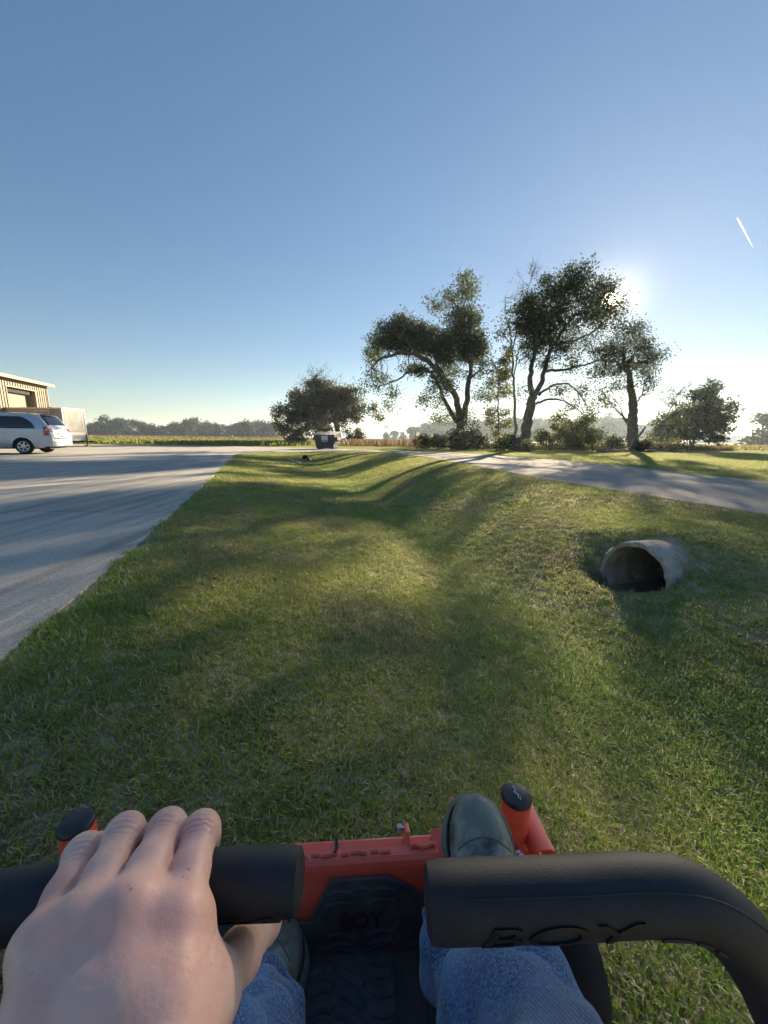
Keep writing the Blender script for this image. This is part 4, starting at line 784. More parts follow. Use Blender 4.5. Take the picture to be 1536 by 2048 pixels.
for xe in (X[0], X[-1]): b.add([sp(xe, zlo(xe), 1), sp(xe, zlo(xe), -1), sp(xe, zhi(xe), -1), sp(xe, zhi(xe), 1)], [(0, 1, 2, 3)])
body = b.build('body', silver, van, True); body.modifiers.new('w', 'WELD').merge_threshold = .002
def patch(name, m, par, x0, x1, zb, zt, sg, off=.006, n=14):
    V = []; F = []
    for x in np.linspace(x0, x1, n): V += [sp(x, zb(x)+(zt(x)-zb(x))*j/5, sg, off) for j in range(6)]
    for i in range(n-1): F += [(i*6+j, (i+1)*6+j, (i+1)*6+j+1, i*6+j+1) for j in range(5)]
    o = MB().add(V, F).build(name, m, par, True); o.modifiers.new('t', 'SOLIDIFY').thickness = .004; return o
def tpatch(name, m, par, x0, x1, u0, u1, off=.008):
    V = []; F = []
    for x in np.linspace(x0, x1, 9): V += [tp(x, u, off) for u in np.linspace(u0, u1, 9)]
    for i in range(8): F += [(i*9+j, i*9+j+1, (i+1)*9+j+1, (i+1)*9+j) for j in range(8)]
    o = MB().add(V, F).build(name, m, par, True); o.modifiers.new('t', 'SOLIDIFY').thickness = .004; return o
for sg in (1, -1):
    patch('quarter_window', glassd, van, -.52, .93, lambda x: 1.10, lambda x: 1.10+.50*min(1, max(.0, (x+.52)/.5))**.55, sg)
    patch('sliding_door_window', glassd, van, .97, 1.95, lambda x: 1.09, lambda x: 1.61, sg)
    patch('front_door_window', glassd, van, 2.0, 2.98, lambda x: 1.08, lambda x: min(1.60, zhi(x)-.09), sg)
    for x in (.95, 1.98, 2.95): patch('door_seam', blackt, van, x-.006, x+.006, lambda x: .42, lambda x: 1.07, sg, .003, 2)
    patch('side_moulding', blackt if False else silver, van, .45, 2.6, lambda x: .56, lambda x: .60, sg, .014)
    patch('tail_lamp', redl, van, -.985, -.80, lambda x: .80, lambda x: min(1.17, zhi(x)-.02), sg, .012, 8); patch('reverse_lamp', clr, van, -.95, -.87, lambda x: 1.03, lambda x: 1.10, sg, .017, 4)
    patch('headlight', clr, van, 3.55, 3.98, lambda x: .66, lambda x: min(.88, zhi(x)-.03), sg, .01, 8)
    for xc in (0, 3.08):      # flared arch lip
        V = []; F = []
        for k in range(21):
            an = math.pi*(k/20)*1.04-.06; c_, s_ = math.cos(an), math.sin(an)
            for r_, of in ((.385, -.02), (.388, .022), (.47, .016), (.48, 0)): zz = max(.28, .33+r_*s_); V.append(sp(xc+r_*c_, zz, sg, of))
        for k in range(20): F += [(k*4+j, k*4+j+1, k*4+j+5, k*4+j+4) for j in range(3)]
        MB().add(V, F).build('arch_lip', silver, van, True)
    for xc in (0, 3.08):
        yo = sg*.86; Mw = VR @ Matrix.Translation((xc, yo, .33)) @ Matrix.Rotation(-sg*math.pi/2, 4, 'X')
        ty = MB().lathe([(.10, -.11), (.22, -.11), (.30, -.10), (.325, -.07), (.33, 0), (.325, .06), (.30, .085), (.225, .088), (.215, .05), (.10, .045)], 32, Mw).build('wheel', tyre, van, True)
        r_ = MB(); r_.lathe([(.19, .085), (.222, .094), (.222, .07), (.19, .06), (.19, .085)], 28, Mw, False); r_.lathe([(.02, .06), (.055, .06), (.05, .10), (.02, .105)], 12, Mw)
        for k in range(6):
            an = k*math.pi/3+.3; d_ = Vector((math.cos(an), math.sin(an), 0)); e_ = Vector((-d_.y, d_.x, 0))
            r_.hexa([Mw @ (d_*.04-e_*.022+Vector((0, 0, .06))), Mw @ (d_*.04+e_*.022+Vector((0, 0, .06))), Mw @ (d_*.2+e_*.032+Vector((0, 0, .06))), Mw @ (d_*.2-e_*.032+Vector((0, 0, .06)))], [Mw @ (d_*.04-e_*.03+Vector((0, 0, .098))), Mw @ (d_*.04+e_*.03+Vector((0, 0, .098))), Mw @ (d_*.2+e_*.026+Vector((0, 0, .086))), Mw @ (d_*.2-e_*.026+Vector((0, 0, .086)))])
        r_.build('rim', rimm, ty)
# fuel door on the camera side, rear glass, plate, bumper, wiper, spoiler, underside
sgc = 1
MB().lathe([(.075, 0), (.09, .004), (.085, .012), (.02, .013)], 20, VR @ Matrix.Translation((.62, sgc*(wid(.62, .93)+.001), .93)) @ Matrix.Rotation(-sgc*math.pi/2, 4, 'X')).build('fuel_door', silver, van, True)
tpatch('rear_window', glassd, van, -.90, -.655, -.86, .86, .012); tpatch('windscreen', glassd, van, 2.42, 3.22, -.88, .88); tpatch('spoiler', blackt, van, -.66, -.58, -.9, .9, .03)
for sg in (1, -1): tpatch('tail_lamp', redl, van, -1.01, -.955, .74*sg, .97*sg, .014)
b = MB()
V = []; ring = [(-.72, .97), (-.90, .945), (-1.02, .88), (-1.10, .70), (-1.13, .35), (-1.135, 0)]; ring = ring + [(x, -y) for x, y in ring[-2::-1]]
for z_, o_2 in ((.33, -.03), (.37, 0), (.60, 0), (.64, -.03)): V += [VR @ Vector((x-o_2*.6, y, z_)) for x, y in ring]
m_ = len(ring); F = [(k*m_+i, k*m_+i+1, (k+1)*m_+i+1, (k+1)*m_+i) for k in range(3) for i in range(m_-1)] + [tuple(range(3*m_, 4*m_)), tuple(range(m_))[::-1]]
bump_ = b.add(V, F).build('rear_bumper', silver, van, True); MB().hexa([VR @ Vector(p) for p in ((-1.12, -.6, .645), (-.98, -.7, .645), (-.98, .7, .645), (-1.12, .6, .645))], [VR @ Vector(p) for p in ((-1.12, -.6, .665), (-.98, -.7, .665), (-.98, .7, .665), (-1.12, .6, .665))]).build('step_pad', blackt, bump_)
def vbox(x0, x1, y0, y1, z0, z1): return MB().hexa([VR @ Vector(p) for p in ((x0, y0, z0), (x1, y0, z0), (x1, y1, z0), (x0, y1, z0))], [VR @ Vector(p) for p in ((x0+.02, y0, z1), (x1+.02, y0, z1), (x1+.02, y1, z1), (x0+.02, y1, z1))])
pl = vbox(-1.065, -1.045, -.16, .16, .70, .86); pl.build('number_plate', wh, van); vbox(-1.068, -1.06, -.11, .11, .745, .81).build('plate_marking', glassd, van); vbox(-1.06, -1.02, -.24, .24, .885, .935).build('tailgate_handle', rimm, van)
vbox(-.99, -.93, -.35, .12, 1.14, 1.165).build('rear_wiper', blackt, van)
b = MB(); b.hexa([VR @ Vector(p) for p in ((-.9, -.80, .22), (3.9, -.80, .22), (3.9, .80, .22), (-.9, .80, .22))], [VR @ Vector(p) for p in ((-.9, -.80, .72), (3.9, -.80, .72), (3.9, .80, .72), (-.9, .80, .72))])
b.build('underbody', blackt, van)
# ------------------------------------------------------------------ sculpting by signed distance
class SDF:
    def __init__(s, lo, hi, h):
        s.h = h; s.lo = np.array(lo, float); n = np.ceil((np.array(hi)-s.lo)/h).astype(int)+1; s.n = n
        s.ax = [s.lo[i]+h*np.arange(n[i]) for i in range(3)]; s.F = np.full(n, 1.0, np.float32)
    def _sl(s, lo, hi, pad):
        return tuple(slice(max(0, int((lo[i]-pad-s.lo[i])/s.h)), min(s.n[i], int((hi[i]+pad-s.lo[i])/s.h)+2)) for i in range(3))
    def pts(s, sl): return np.stack(np.meshgrid(*[s.ax[i][sl[i]] for i in range(3)], indexing='ij'), -1)
    def put(s, sl, d, k):
        a = s.F[sl]
        if k <= 0: s.F[sl] = np.minimum(a, d)
        else: hh = np.clip(.5+.5*(d-a)/k, 0, 1); s.F[sl] = d*(1-hh)+a*hh - k*hh*(1-hh)*-1*-1
    def cap(s, a, b, ra, rb, k=0., sq=None):
        a = np.array(a, float); b = np.array(b, float); r = max(ra, rb); sl = s._sl(np.minimum(a, b), np.maximum(a, b), r+k*1.5+4*s.h); P = s.pts(sl)
        ab = b-a; L = ab@ab; t = np.clip(((P-a)@ab)/max(L, 1e-9), 0, 1); q = P-a-t[..., None]*ab
        if sq is not None: n_ = np.array(sq[0], float); c = (q@n_); q = q+(c*(sq[1]-1))[..., None]*n_
        s.put(sl, (np.linalg.norm(q, axis=-1)-(ra+(rb-ra)*t)).astype(np.float32), k)
    def chain(s, pts, rad, k=.004, sq=None):
        for i in range(len(pts)-1): s.cap(pts[i], pts[i+1], rad[i], rad[i+1], k, sq)
    def ell(s, c, r, k=0., M=None):
        c = np.array(c, float); m = max(r); sl = s._sl(c, c, m+k*1.5+4*s.h); q = s.pts(sl)-c
        if M is not None: q = q@np.array(M)
        r = np.array(r); g = np.linalg.norm(q/r, axis=-1); g2 = np.linalg.norm(q/(r*r), axis=-1); s.put(sl, (g*(g-1)/np.maximum(g2, 1e-6)).astype(np.float32), k)
    def merge(s, o, k): hh = np.clip(.5+.5*(o.F-s.F)/k, 0, 1); s.F = o.F*(1-hh)+s.F*hh-k*hh*(1-hh)
    def mesh(s, name):
        """surface nets"""
        F = s.F; I = F < 0; cnt = np.zeros(s.n-1, np.float32); acc = np.zeros(tuple(s.n-1)+(3,), np.float32)
        def sub(A, o): return A[o[0]:A.shape[0]-1+o[0], o[1]:A.shape[1]-1+o[1], o[2]:A.shape[2]-1+o[2]]
        cs = [(i, j, k) for i in (0, 1) for j in (0, 1) for k in (0, 1)]
        for a in cs:
            for ax in range(3):
                if a[ax]: continue
                b = list(a); b[ax] = 1; fa, fb = sub(F, a), sub(F, b); x = (fa < 0) != (fb < 0); t = np.where(x, fa/np.where(fa == fb, 1, fa-fb), 0)
                cnt += x
                for d in range(3): acc[..., d] += x*(a[d]+(t if d == ax else 0))
        m = cnt > 0; idx = np.full(m.shape, -1, np.int64); idx[m] = np.arange(m.sum()); g = np.argwhere(m)
        V = s.lo+s.h*(g+acc[m]/cnt[m][:, None]); Q = []
        for ax in range(3):
            o1, o2 = (ax+1) % 3, (ax+2) % 3; a = [slice(1, -1)]*3; b = [slice(1, -1)]*3; a[ax] = slice(0, -1); b[ax] = slice(1, None)
            Ia, Ib = I[tuple(a)], I[tuple(b)]; E_ = np.argwhere(Ia != Ib); flip = Ia[tuple(E_.T)]
            base = E_.copy(); base[:, o1] += 1; base[:, o2] += 1
            def at(d1, d2): c = base.copy(); c[:, o1] -= d1; c[:, o2] -= d2; return idx[tuple(c.T)]
            q = np.stack([at(1, 1), at(0, 1), at(0, 0), at(1, 0)], 1); q[~flip] = q[~flip][:, ::-1]; Q.append(q)
        Q = np.concatenate(Q); Q = Q[(Q >= 0).all(1)]
        return V, Q
def smooth_mesh(V, Q, it, lam=.5):
    for _ in range(it):
        S_ = np.zeros_like(V); c = np.zeros(len(V))
        for a, b in ((0, 1), (1, 2), (2, 3), (3, 0)):
            np.add.at(S_, Q[:, a], V[Q[:, b]]); np.add.at(S_, Q[:, b], V[Q[:, a]]); np.add.at(c, Q[:, a], 1); np.add.at(c, Q[:, b], 1)
        V = V+lam*(S_/np.maximum(c, 1)[:, None]-V)
    return V
def vnormals(V, Q):
    n = np.cross(V[Q[:, 2]]-V[Q[:, 0]], V[Q[:, 3]]-V[Q[:, 1]]); N_ = np.zeros_like(V)
    for i in range(4): np.add.at(N_, Q[:, i], n)
    return N_/np.maximum(np.linalg.norm(N_, axis=1, keepdims=True), 1e-12)
def sdf_put_fix(self, sl, d, k):
    a = self.F[sl]
    if k <= 0: self.F[sl] = np.minimum(a, d)
    else: hh = np.clip(.5+.5*(a-d)/k, 0, 1); self.F[sl] = a*(1-hh)+d*hh-k*hh*(1-hh)
SDF.put = sdf_put_fix
def merge_fix(s, o, k): hh = np.clip(.5+.5*(s.F-o.F)/k, 0, 1); s.F = s.F*(1-hh)+o.F*hh-k*hh*(1-hh)
SDF.merge = merge_fix
# ------------------------------------------------------------------ the mower
red = mat('red_powder_coat', (.92, .14, .075), (.86, .12, .065), scale=4, rough=.34, coat=.3, bump=.12, bscale=900, bdist=.001, spec=.5, c3=(.93, .15, .09), scale3=14); rubber = mat('black_rubber_mat', (.05, .054, .058), (.10, .104, .108), scale=26, rough=.75, bump=.4, bscale=500, bdist=.002, c3=(.085, .08, .07), scale3=7)
foam = mat('black_grip_foam', (.008, .010, .013), (.018, .021, .026), scale=40, rough=.62, bump=.35, bscale=1400, bdist=.0008, spec=.5); floorm = mat('grey_floor_pan', (.05, .049, .048), (.10, .094, .085), scale=9, rough=.7, c3=(.07, .06, .05), scale3=5); zinc = mat('zinc_bolt', (.55, .56, .58), (.68, .69, .7), scale=60, rough=.3, metal=.85); capb = mat('black_cap', (.014, .015, .017), (.03, .032, .035), scale=80, rough=.45, spec=.5); chip = mat('scuffed_print', (.60, .10, .07), (.45, .09, .07), rough=.7)
mw = empty('riding_mower', (-.1, .2, -.16)); tag(mw, 'red zero-turn riding mower with padded black lap bars and rubber foot mat', 'mower')
def quadstrip(b, A, B, thick, dn):   # a bent plate between two polylines
    A = [Vector(p) for p in A]; B = [Vector(p) for p in B]; dn = Vector(dn).normalized()*thick; n = len(A); V = A+B+[p+dn for p in A]+[p+dn for p in B]
    F = [(i, i+1, n+i+1, n+i) for i in range(n-1)]+[(2*n+i, 3*n+i, 3*n+i+1, 2*n+i+1) for i in range(n-1)]+[(i, 2*n+i, 2*n+i+1, i+1) for i in range(n-1)]+[(n+i, n+i+1, 3*n+i+1, 3*n+i) for i in range(n-1)]+[(0, n, 3*n, 2*n), (n-1, 2*n-1+2*n-n+n-n, 4*n-1, 3*n-1)]
    F[-1] = (n-1, 3*n-1, 4*n-1, 2*n-1); return b.add(V, F)
dirx = (G(880, 1668, .1)-G(590, 1687, .1)).normalized(); dirx.z = 0; dirx.normalize(); diry = Vector((-dirx.y, dirx.x, 0)); UP = Vector((0, 0, 1))
P0 = G(590, 1722, .17)       # left visible end of the footplate bend
def ml_(x, y, z): return Vector((P0.x, P0.y, 0)) + dirx*x + diry*y + UP*z        # mower coordinates: x right, y ahead, z level
XL_, XR_ = -.34, .262
# front cross tube
fr = MB(); a, c = XL_-.07, XR_+.06; y0_, y1_, zt_ = .018, .070, .125
fr.hexa([ml_(a, y0_, .05), ml_(c, y0_, .05), ml_(c, y1_, .05), ml_(a, y1_, .05)], [ml_(a, y0_, zt_), ml_(c, y0_, zt_), ml_(c, y1_, zt_), ml_(a, y1_, zt_)]); fr.build('cross_tube', red, mw, bevel=.006)
# foot plate: bent sheet standing in front of the mat
A_ = [ml_(XL_, -.045, .035), ml_(XL_, -.012, .158), ml_(XL_, -.008, .165), ml_(XL_, .0, .168), ml_(XL_, .012, .167), ml_(XL_, .017, .120)]; B_ = [p+dirx*(XR_-XL_) for p in A_]
b = MB(); fp = quadstrip(b, A_, B_, .004, diry).build('foot_plate', red, mw)
for k in range(9):        # worn print on the bend
    x = .0+k*.018; o = MB(); o.box((0, 0, 0), (.011+.004*(k % 3), .0045, .0012), Matrix.Translation(ml_(x+.01, .003+.002*(k % 2), .1688)) @ Matrix.Rotation(math.atan2(dirx.y, dirx.x), 4, 'Z')); o.build('worn_print', chip, fp)
tt = [(.1525, -.003), ]
stp = MB(); xs_ = .068
quadstrip(stp, [ml_(xs_, .012, .1700), ml_(xs_, .020, .1275), ml_(xs_, .071, .1275), ml_(xs_, .0735, .06)], [ml_(xs_+.006, .012, .1700), ml_(xs_+.006, .020, .1275), ml_(xs_+.006, .071, .1275), ml_(xs_+.006, .0735, .06)], .0015, UP).build('strap', capb, mw)
# gusset ear with bolt, weld bead
gx = .205; b = MB(); prof = [(.016, .122), (.016, .168), (.032, .178), (.055, .172), (.068, .158), (.068, .122)]
b.hexa([ml_(gx, y, z) for y, z in prof], [ml_(gx+.008, y, z) for y, z in prof]).build('gusset', red, mw, bevel=.002)
Mb = Matrix.Translation(ml_(gx-.014, .054, .160)) @ (dirx.to_track_quat('Z', 'Y')).to_matrix().to_4x4(); bo = MB().lathe([(.0, 0), (.007, 0), (.0085, .004), (.0085, .009), (.005, .0095), (.005, .014)], 6, Mb).build('bolt', zinc, mw)
MB().tube([ml_(gx+.006+.007*i, .012+.003*math.sin(i*1.4), .170) for i in range(8)], [.004+.0012*(i % 2) for i in range(8)], 6).build('weld_bead', red, mw, True)
# right side rail running back beside the floor pan
b = MB(); x0 = XR_-.008
quadstrip(b, [ml_(x0, .04, .172), ml_(x0, -.06, .150), ml_(x0+.006, -.16, .075), ml_(x0+.008, -.42, .06)], [ml_(x0+.062, .04, .172), ml_(x0+.056, -.06, .150), ml_(x0+.046, -.16, .075), ml_(x0+.046, -.42, .06)], .006, -UP).build('side_rail', red, mw, True)
b = MB(); b.hexa([ml_(x0-.004, .03, .03), ml_(x0+.002, .03, .03), ml_(x0+.002, -.42, .03), ml_(x0-.004, -.42, .03)], [ml_(x0-.004, .03, .165), ml_(x0+.002, .03, .165), ml_(x0+.002, -.42, .058), ml_(x0-.004, -.42, .058)]).build('side_plate', red, mw)
MB().tube([ml_(x0+.03, -.02, .150), ml_(x0+.028, -.12, .10), ml_(x0+.03, -.2, .07)], .009, 8).build('rail_tube', red, mw, True)
b = MB(); xl = XL_; b.hexa([ml_(xl-.05, .03, .03), ml_(xl, .03, .03), ml_(xl, -.42, .03), ml_(xl-.05, -.42, .03)], [ml_(xl-.05, .03, .165), ml_(xl, .03, .165), ml_(xl, -.42, .058), ml_(xl-.05, -.42, .058)]).build('side_rail', red, mw, bevel=.003)
# floor pan and mower body behind it
b = MB(); b.hexa([ml_(XL_, -.40, .012), ml_(XR_, -.40, .012), ml_(XR_, .0, .012), ml_(XL_, .0, .012)], [ml_(XL_, -.40, .030), ml_(XR_, -.40, .030), ml_(XR_, .0, .030), ml_(XL_, .0, .030)]).build('floor_pan', floorm, mw)
for xx in (.215, .232): MB().hexa([ml_(xx, -.38, .03), ml_(xx+.006, -.38, .03), ml_(xx+.006, -.05, .03), ml_(xx, -.05, .03)], [ml_(xx+.001, -.38, .034), ml_(xx+.005, -.38, .034), ml_(xx+.005, -.05, .034), ml_(xx+.001, -.05, .034)]).build('floor_ridge', floorm, mw)
# rubber mat: standing panel with two chamfered humps, folding onto the floor
def mz(x, z): return ml_(x, -.049+(z-.035)*.27, z)         # on the face of the foot plate
out = [(-.33, .034), (.252, .034), (.252, .105), (.168, .149), (.064, .149), (.030, .086), (.008, .086), (-.020, .149), (-.13, .149), (-.33, .10)]
b = MB(); b.hexa([mz(x, z) for x, z in out], [mz(x, z)-diry*.005 for x, z in out]).build('mat_panel', rubber, mw)
b = MB(); mat_x0, mat_x1 = -.33, .165
b.hexa([ml_(mat_x0, -.40, .031), ml_(mat_x1, -.40, .031), ml_(mat_x1+.01, -.052, .031), ml_(mat_x0, -.052, .031)], [ml_(mat_x0, -.40, .035), ml_(mat_x1, -.40, .035), ml_(mat_x1+.01, -.052, .035), ml_(mat_x0, -.052, .035)]); fm = b.build('mat_floor', rubber, mw)
rr = np.random.default_rng(5)
for i in range(15):          # tread blocks: curved ribs in columns, as on a tyre
    for j in range(9):
        y = -.075-i*.0225-(.010 if j % 2 else 0); x = .150-j*.050; q = [ml_(x-.021+.042*t, y+.007*math.sin(t*3.1+j*1.3)*(1 if j % 2 else -1)-.004*t, .0365) for t in np.linspace(0, 1, 6)]
        MB().tube(q, .0072, 6, True, .45).build('tread_block', rubber, fm, True)
em = MB(); cx, cz = .118, .086
for k in range(6):
    for s_ in (-1, 1):
        q = [mz(cx+s_*(.012+.05*t), cz+.043-.0165*k+.006*math.sin(t*3)) - diry*.0055 for t in np.linspace(0, 1, 6)]; 
        if not (k in (2, 3)): MB().tube(q, .0035, 6, True, .6).build('emblem_tread', rubber, mw, True)
hexo = [mz(cx+.068*math.cos(a)*1.05, cz+.052*math.sin(a))-diry*.0055 for a in np.linspace(0, 2*math.pi, 9)]; MB().tube(hexo, .0025, 6).build('emblem_rim', rubber, mw, True)
TV, TF = text_mesh('BOY', .034, .0022); TV = [mz(cx+v.x*1.15, cz+v.y)-diry*(.0068+v.z) for v in TV]; MB().add(TV, TF).build('mat_lettering', mat('dark_red_print', (.05, .016, .018), (.07, .02, .022), rough=.7), mw)
# caster tubes with caps, arms, forks and wheels
def caster(px, py, zc, sgn, name):
    c = G(px, py, zc); c.z = 0; ct = MB().tube([c+UP*.045, c+UP*(zc-.006)], .0285, 24).build('caster_tube', red, mw, True)
    Mc = Matrix.Translation(c+UP*(zc-.006)); cp_ = MB().lathe([(.0295, 0), (.0295, .005), (.0265, .009), (.024, .0095), (.012, .0115), (.001, .012)], 28, Mc).build('tube_cap', capb, ct, True)
    if sgn > 0:        # thin white zigzag line laid over the cap
        sc = [(-.004, .014), (-.001, .006), (-.005, .001), (.001, -.006), (-.001, -.013), (.004, -.010), (.002, -.016)]; MB().tube([Mc @ Vector((x, y, .0128-.003*(x*x+y*y)/.0004*.4)) for x, y in sc], .0011, 5).build('white_mark', wh, cp_)
    # inverted-U arm
    xa = sgn*.012; L_ = [(0, .0), (.003, .010), (.010, .014), (.034, .014), (.042, .009), (.045, 0), (.045, -.05)]
    def arm(pt, y): return c + dirx*(sgn*(.018+pt[0])) + diry*y + UP*(.135+pt[1])
    if sgn > 0: quadstrip(MB(), [arm(p, -.052) for p in L_], [arm(p, .045) for p in L_], .005, -UP-dirx*sgn*.6).build('arm_channel', red, mw, True)
    b = MB(); b.hexa([c+dirx*(-sgn*.06)+diry*-.02+UP*.055, c+dirx*(sgn*.05)+diry*-.02+UP*.055, c+dirx*(sgn*.05)+diry*.03+UP*.055, c+dirx*(-sgn*.06)+diry*.03+UP*.055], [c+dirx*(-sgn*.06)+diry*-.02+UP*.112, c+dirx*(sgn*.05)+diry*-.02+UP*.112, c+dirx*(sgn*.05)+diry*.03+UP*.112, c+dirx*(-sgn*.06)+diry*.03+UP*.112]); b.build('caster_arm', red, mw, bevel=.004)
    wc = c + dirx*(sgn*.05*0+.062) - diry*.085; wc.z = -.045
    Mw = Matrix.Translation(wc) @ dirx.to_track_quat('Z', 'Y').to_matrix().to_4x4() @ Matrix.Translation((0, 0, -.05))
    wl = MB().lathe([(.03, 0), (.075, .002), (.105, .008), (.120, .03), (.122, .05), (.120, .07), (.105, .092), (.075, .098), (.03, .10)], 28, Mw).build('caster_wheel', tyre, mw, True)
    MB().lathe([(.01, -.012), (.03, -.01), (.03, .11), (.01, .112)], 10, Mw).build('hub', zinc, wl, True)
    for s_ in (-1, 1): MB().tube([c+UP*.05, wc+dirx*(.058*s_)+UP*.14, wc+dirx*(.058*s_)], .011, 6).build('fork_leg', red, mw, True)
    return c
cR = caster(1033, 1590, .22, 1, 'r'); cL = caster(152, 1645, .22, -1, 'l')
# brace plates and bolt between boot and tube
for k, dx_ in enumerate((-.052, -.036)):
    b = MB(); q = [cR+dirx*dx_+diry*.045+UP*.150, cR+dirx*(dx_+.004)+diry*.02+UP*.168, cR+dirx*(dx_+.018)+diry*-.075+UP*.120, cR+dirx*(dx_+.018)+diry*-.075+UP*.05, cR+dirx*dx_+diry*.045+UP*.05]
    b.hexa(q, [p+dirx*.006 for p in q]).build('brace_plate', red, mw, bevel=.001)
MB().lathe([(0, 0), (.0125, 0), (.0125, .002), (.0095, .003), (.0095, .010), (.005, .0115), (.0005, .012)], 12, Matrix.Translation(cR+dirx*-.008+diry*-.045+UP*.125) @ (UP*.55-diry*.8+dirx*.25).to_track_quat('Z', 'Y').to_matrix().to_4x4()).build('bolt', zinc, mw, True)
MB().hexa([cR+dirx*-.03+diry*.005+UP*.16, cR+dirx*-.026+diry*.005+UP*.16, cR+dirx*-.026-diry*.02+UP*.16, cR+dirx*-.03-diry*.02+UP*.16], [cR+dirx*.0+diry*.0+UP*.185, cR+dirx*.004+diry*.0+UP*.185, cR+dirx*.004-diry*.02+UP*.185, cR+dirx*-.0-diry*.02+UP*.185]).build('tube_gusset', red, mw)
# lap bars
RG = .0170
def lapbar(pts, rad, name, under):
    P_ = [D(*p) for p in pts]; W = spline(P_, 8); n = len(W); g0 = MB()
    rr_ = [RG*.80, RG*.94, RG]+[RG]*(n-3); W2 = [W[0]+(W[0]-W[1]).normalized()*.0045, W[0]+(W[0]-W[1]).normalized()*.0028]+W[1:]
    rr_ = [RG*.72, RG*.95]+[RG]*(n-1)
    o = g0.tube(W2, rr_[:len(W2)], 32).build('grip', foam, mw, True); o['label'] = name
    MB().tube([W[-1], *[D(*u) if len(u) == 3 and isinstance(u, tuple) else u for u in under]], .0165, 16).build('lap_bar', foam, mw, True)
    return W, o
WR, gr_ = lapbar([(868, 1802, .206), (1000, 1797, .206), (1150, 1792, .206), (1290, 1786, .206), (1385, 1800, .205), (1468, 1858, .206), (1540, 1960, .208), (1600, 2090, .21)], RG, 'right padded grip bending down to the side', [Vector((.27, .05, .30)), Vector((.30, -.02, .12))])
WL, gl_ = lapbar([(588, 1760, .236), (480, 1764, .235), (380, 1770, .233), (200, 1790, .226), (60, 1806, .218), (-60, 1830, .21), (-170, 1900, .206), (-230, 2010, .206)], RG, 'left padded grip held in the hand', [Vector((-.36, .04, .30)), Vector((-.38, -.02, .12))])
# seam line along the right grip and moulded letters on its near side
def grip_pt(W, s, ang, r):   # s along the path (m), angle from camera-facing upward
    acc = 0
    for i in range(len(W)-1):
        l = (W[i+1]-W[i]).length
        if acc+l >= s or i == len(W)-2:
            p = W[i].lerp(W[i+1], min(1, (s-acc)/l)); T_ = (W[i+1]-W[i]).normalized(); break
        acc += l
    up = CR @ Vector((0, 1, 0)); up = (up-T_*up.dot(T_)).normalized(); bk = T_.cross(up); bk = bk if bk.dot(CR @ Vector((0, 0, 1))) > 0 else -bk
    return p + (bk*math.cos(ang)+up*math.sin(ang))*r
MB().tube([grip_pt(WR, s_, .78, RG+.0001) for s_ in np.linspace(.012, .17, 40)], .0005, 5).build('mould_seam', foam, gr_)
def letters(W, body, s0, size, par, ang0):
    TV, TF = text_mesh(body, size, .0006); x0 = min(v.x for v in TV); V = [grip_pt(W, s0+(v.x-x0)*2.6+v.y*.6, ang0+v.y/RG, RG+.0004+v.z) for v in TV]; MB().add(V, TF).build('moulded_letters', mat('letter_rubber', (.006, .007, .009), (.011, .012, .014), rough=.45), par)
letters(WR, 'BOY', .024, .0150, gr_, -.20)
for s0, s1, an in ((.112, .128, -.52), (.131, .140, -.55), (.144, .150, -.6)): MB().tube([grip_pt(WR, s_, an, RG+.0001) for s_ in np.linspace(s0, s1, 8)], .0012, 6).build('moulded_mark', foam, gr_)
letters(WL[::-1], 'BAD', sum((WL[i+1]-WL[i]).length for i in range(len(WL)-1))-.045, .014, gl_, -.62)
# seat, deck and rear wheels (behind and below the rider)
vinyl = mat('black_vinyl', (.014, .014, .015), (.02, .02, .021), rough=.5)
st = SDF((-.42, -.72, .20), (.30, -.02, .95), .014); st.cap((-.24, -.35, .30), (.12, -.35, .30), .10, .10, .03); st.cap((-.24, -.18, .31), (.12, -.18, .31), .085, .085, .05); st.cap((-.22, -.52, .42), (.10, -.52, .42), .09, .09, .06); st.cap((-.20, -.60, .72), (.08, -.60, .72), .08, .08, .1); V, Q = st.mesh('s'); link('seat', npmesh('seat', V, Q), vinyl, mw, True)
b = MB(); b.hexa([ml_(-.34, -.95, -.02), ml_(.26, -.95, -.02), ml_(.26, -.42, -.02), ml_(-.34, -.42, -.02)], [ml_(-.34, -.95, .22), ml_(.26, -.95, .22), ml_(.26, -.42, .16), ml_(-.34, -.42, .16)]).build('chassis', red, mw, bevel=.02)
for xx in (-.52, .40):
    Mw = Matrix.Translation(ml_(xx, -.98, .10)) @ dirx.to_track_quat('Z', 'Y').to_matrix().to_4x4() @ Matrix.Translation((0, 0, -.11)); rw = MB().lathe([(.05, .03), (.14, .02), (.22, .01), (.255, .05), (.26, .11), (.255, .17), (.22, .21), (.14, .20), (.05, .19)], 32, Mw).build('rear_wheel', tyre, mw, True)
    MB().lathe([(.02, .0), (.12, .012), (.12, .20), (.02, .21)], 20, Mw).build('rim', red, rw, True)
b = MB(); b.hexa([ml_(-.55, -.62, -.13), ml_(.45, -.62, -.13), ml_(.45, -.10, -.13), ml_(-.55, -.10, -.13)], [ml_(-.5, -.58, -.03), ml_(.40, -.58, -.03), ml_(.40, -.13, -.03), ml_(-.5, -.13, -.03)]).build('cutting_deck', red, mw, bevel=.02)
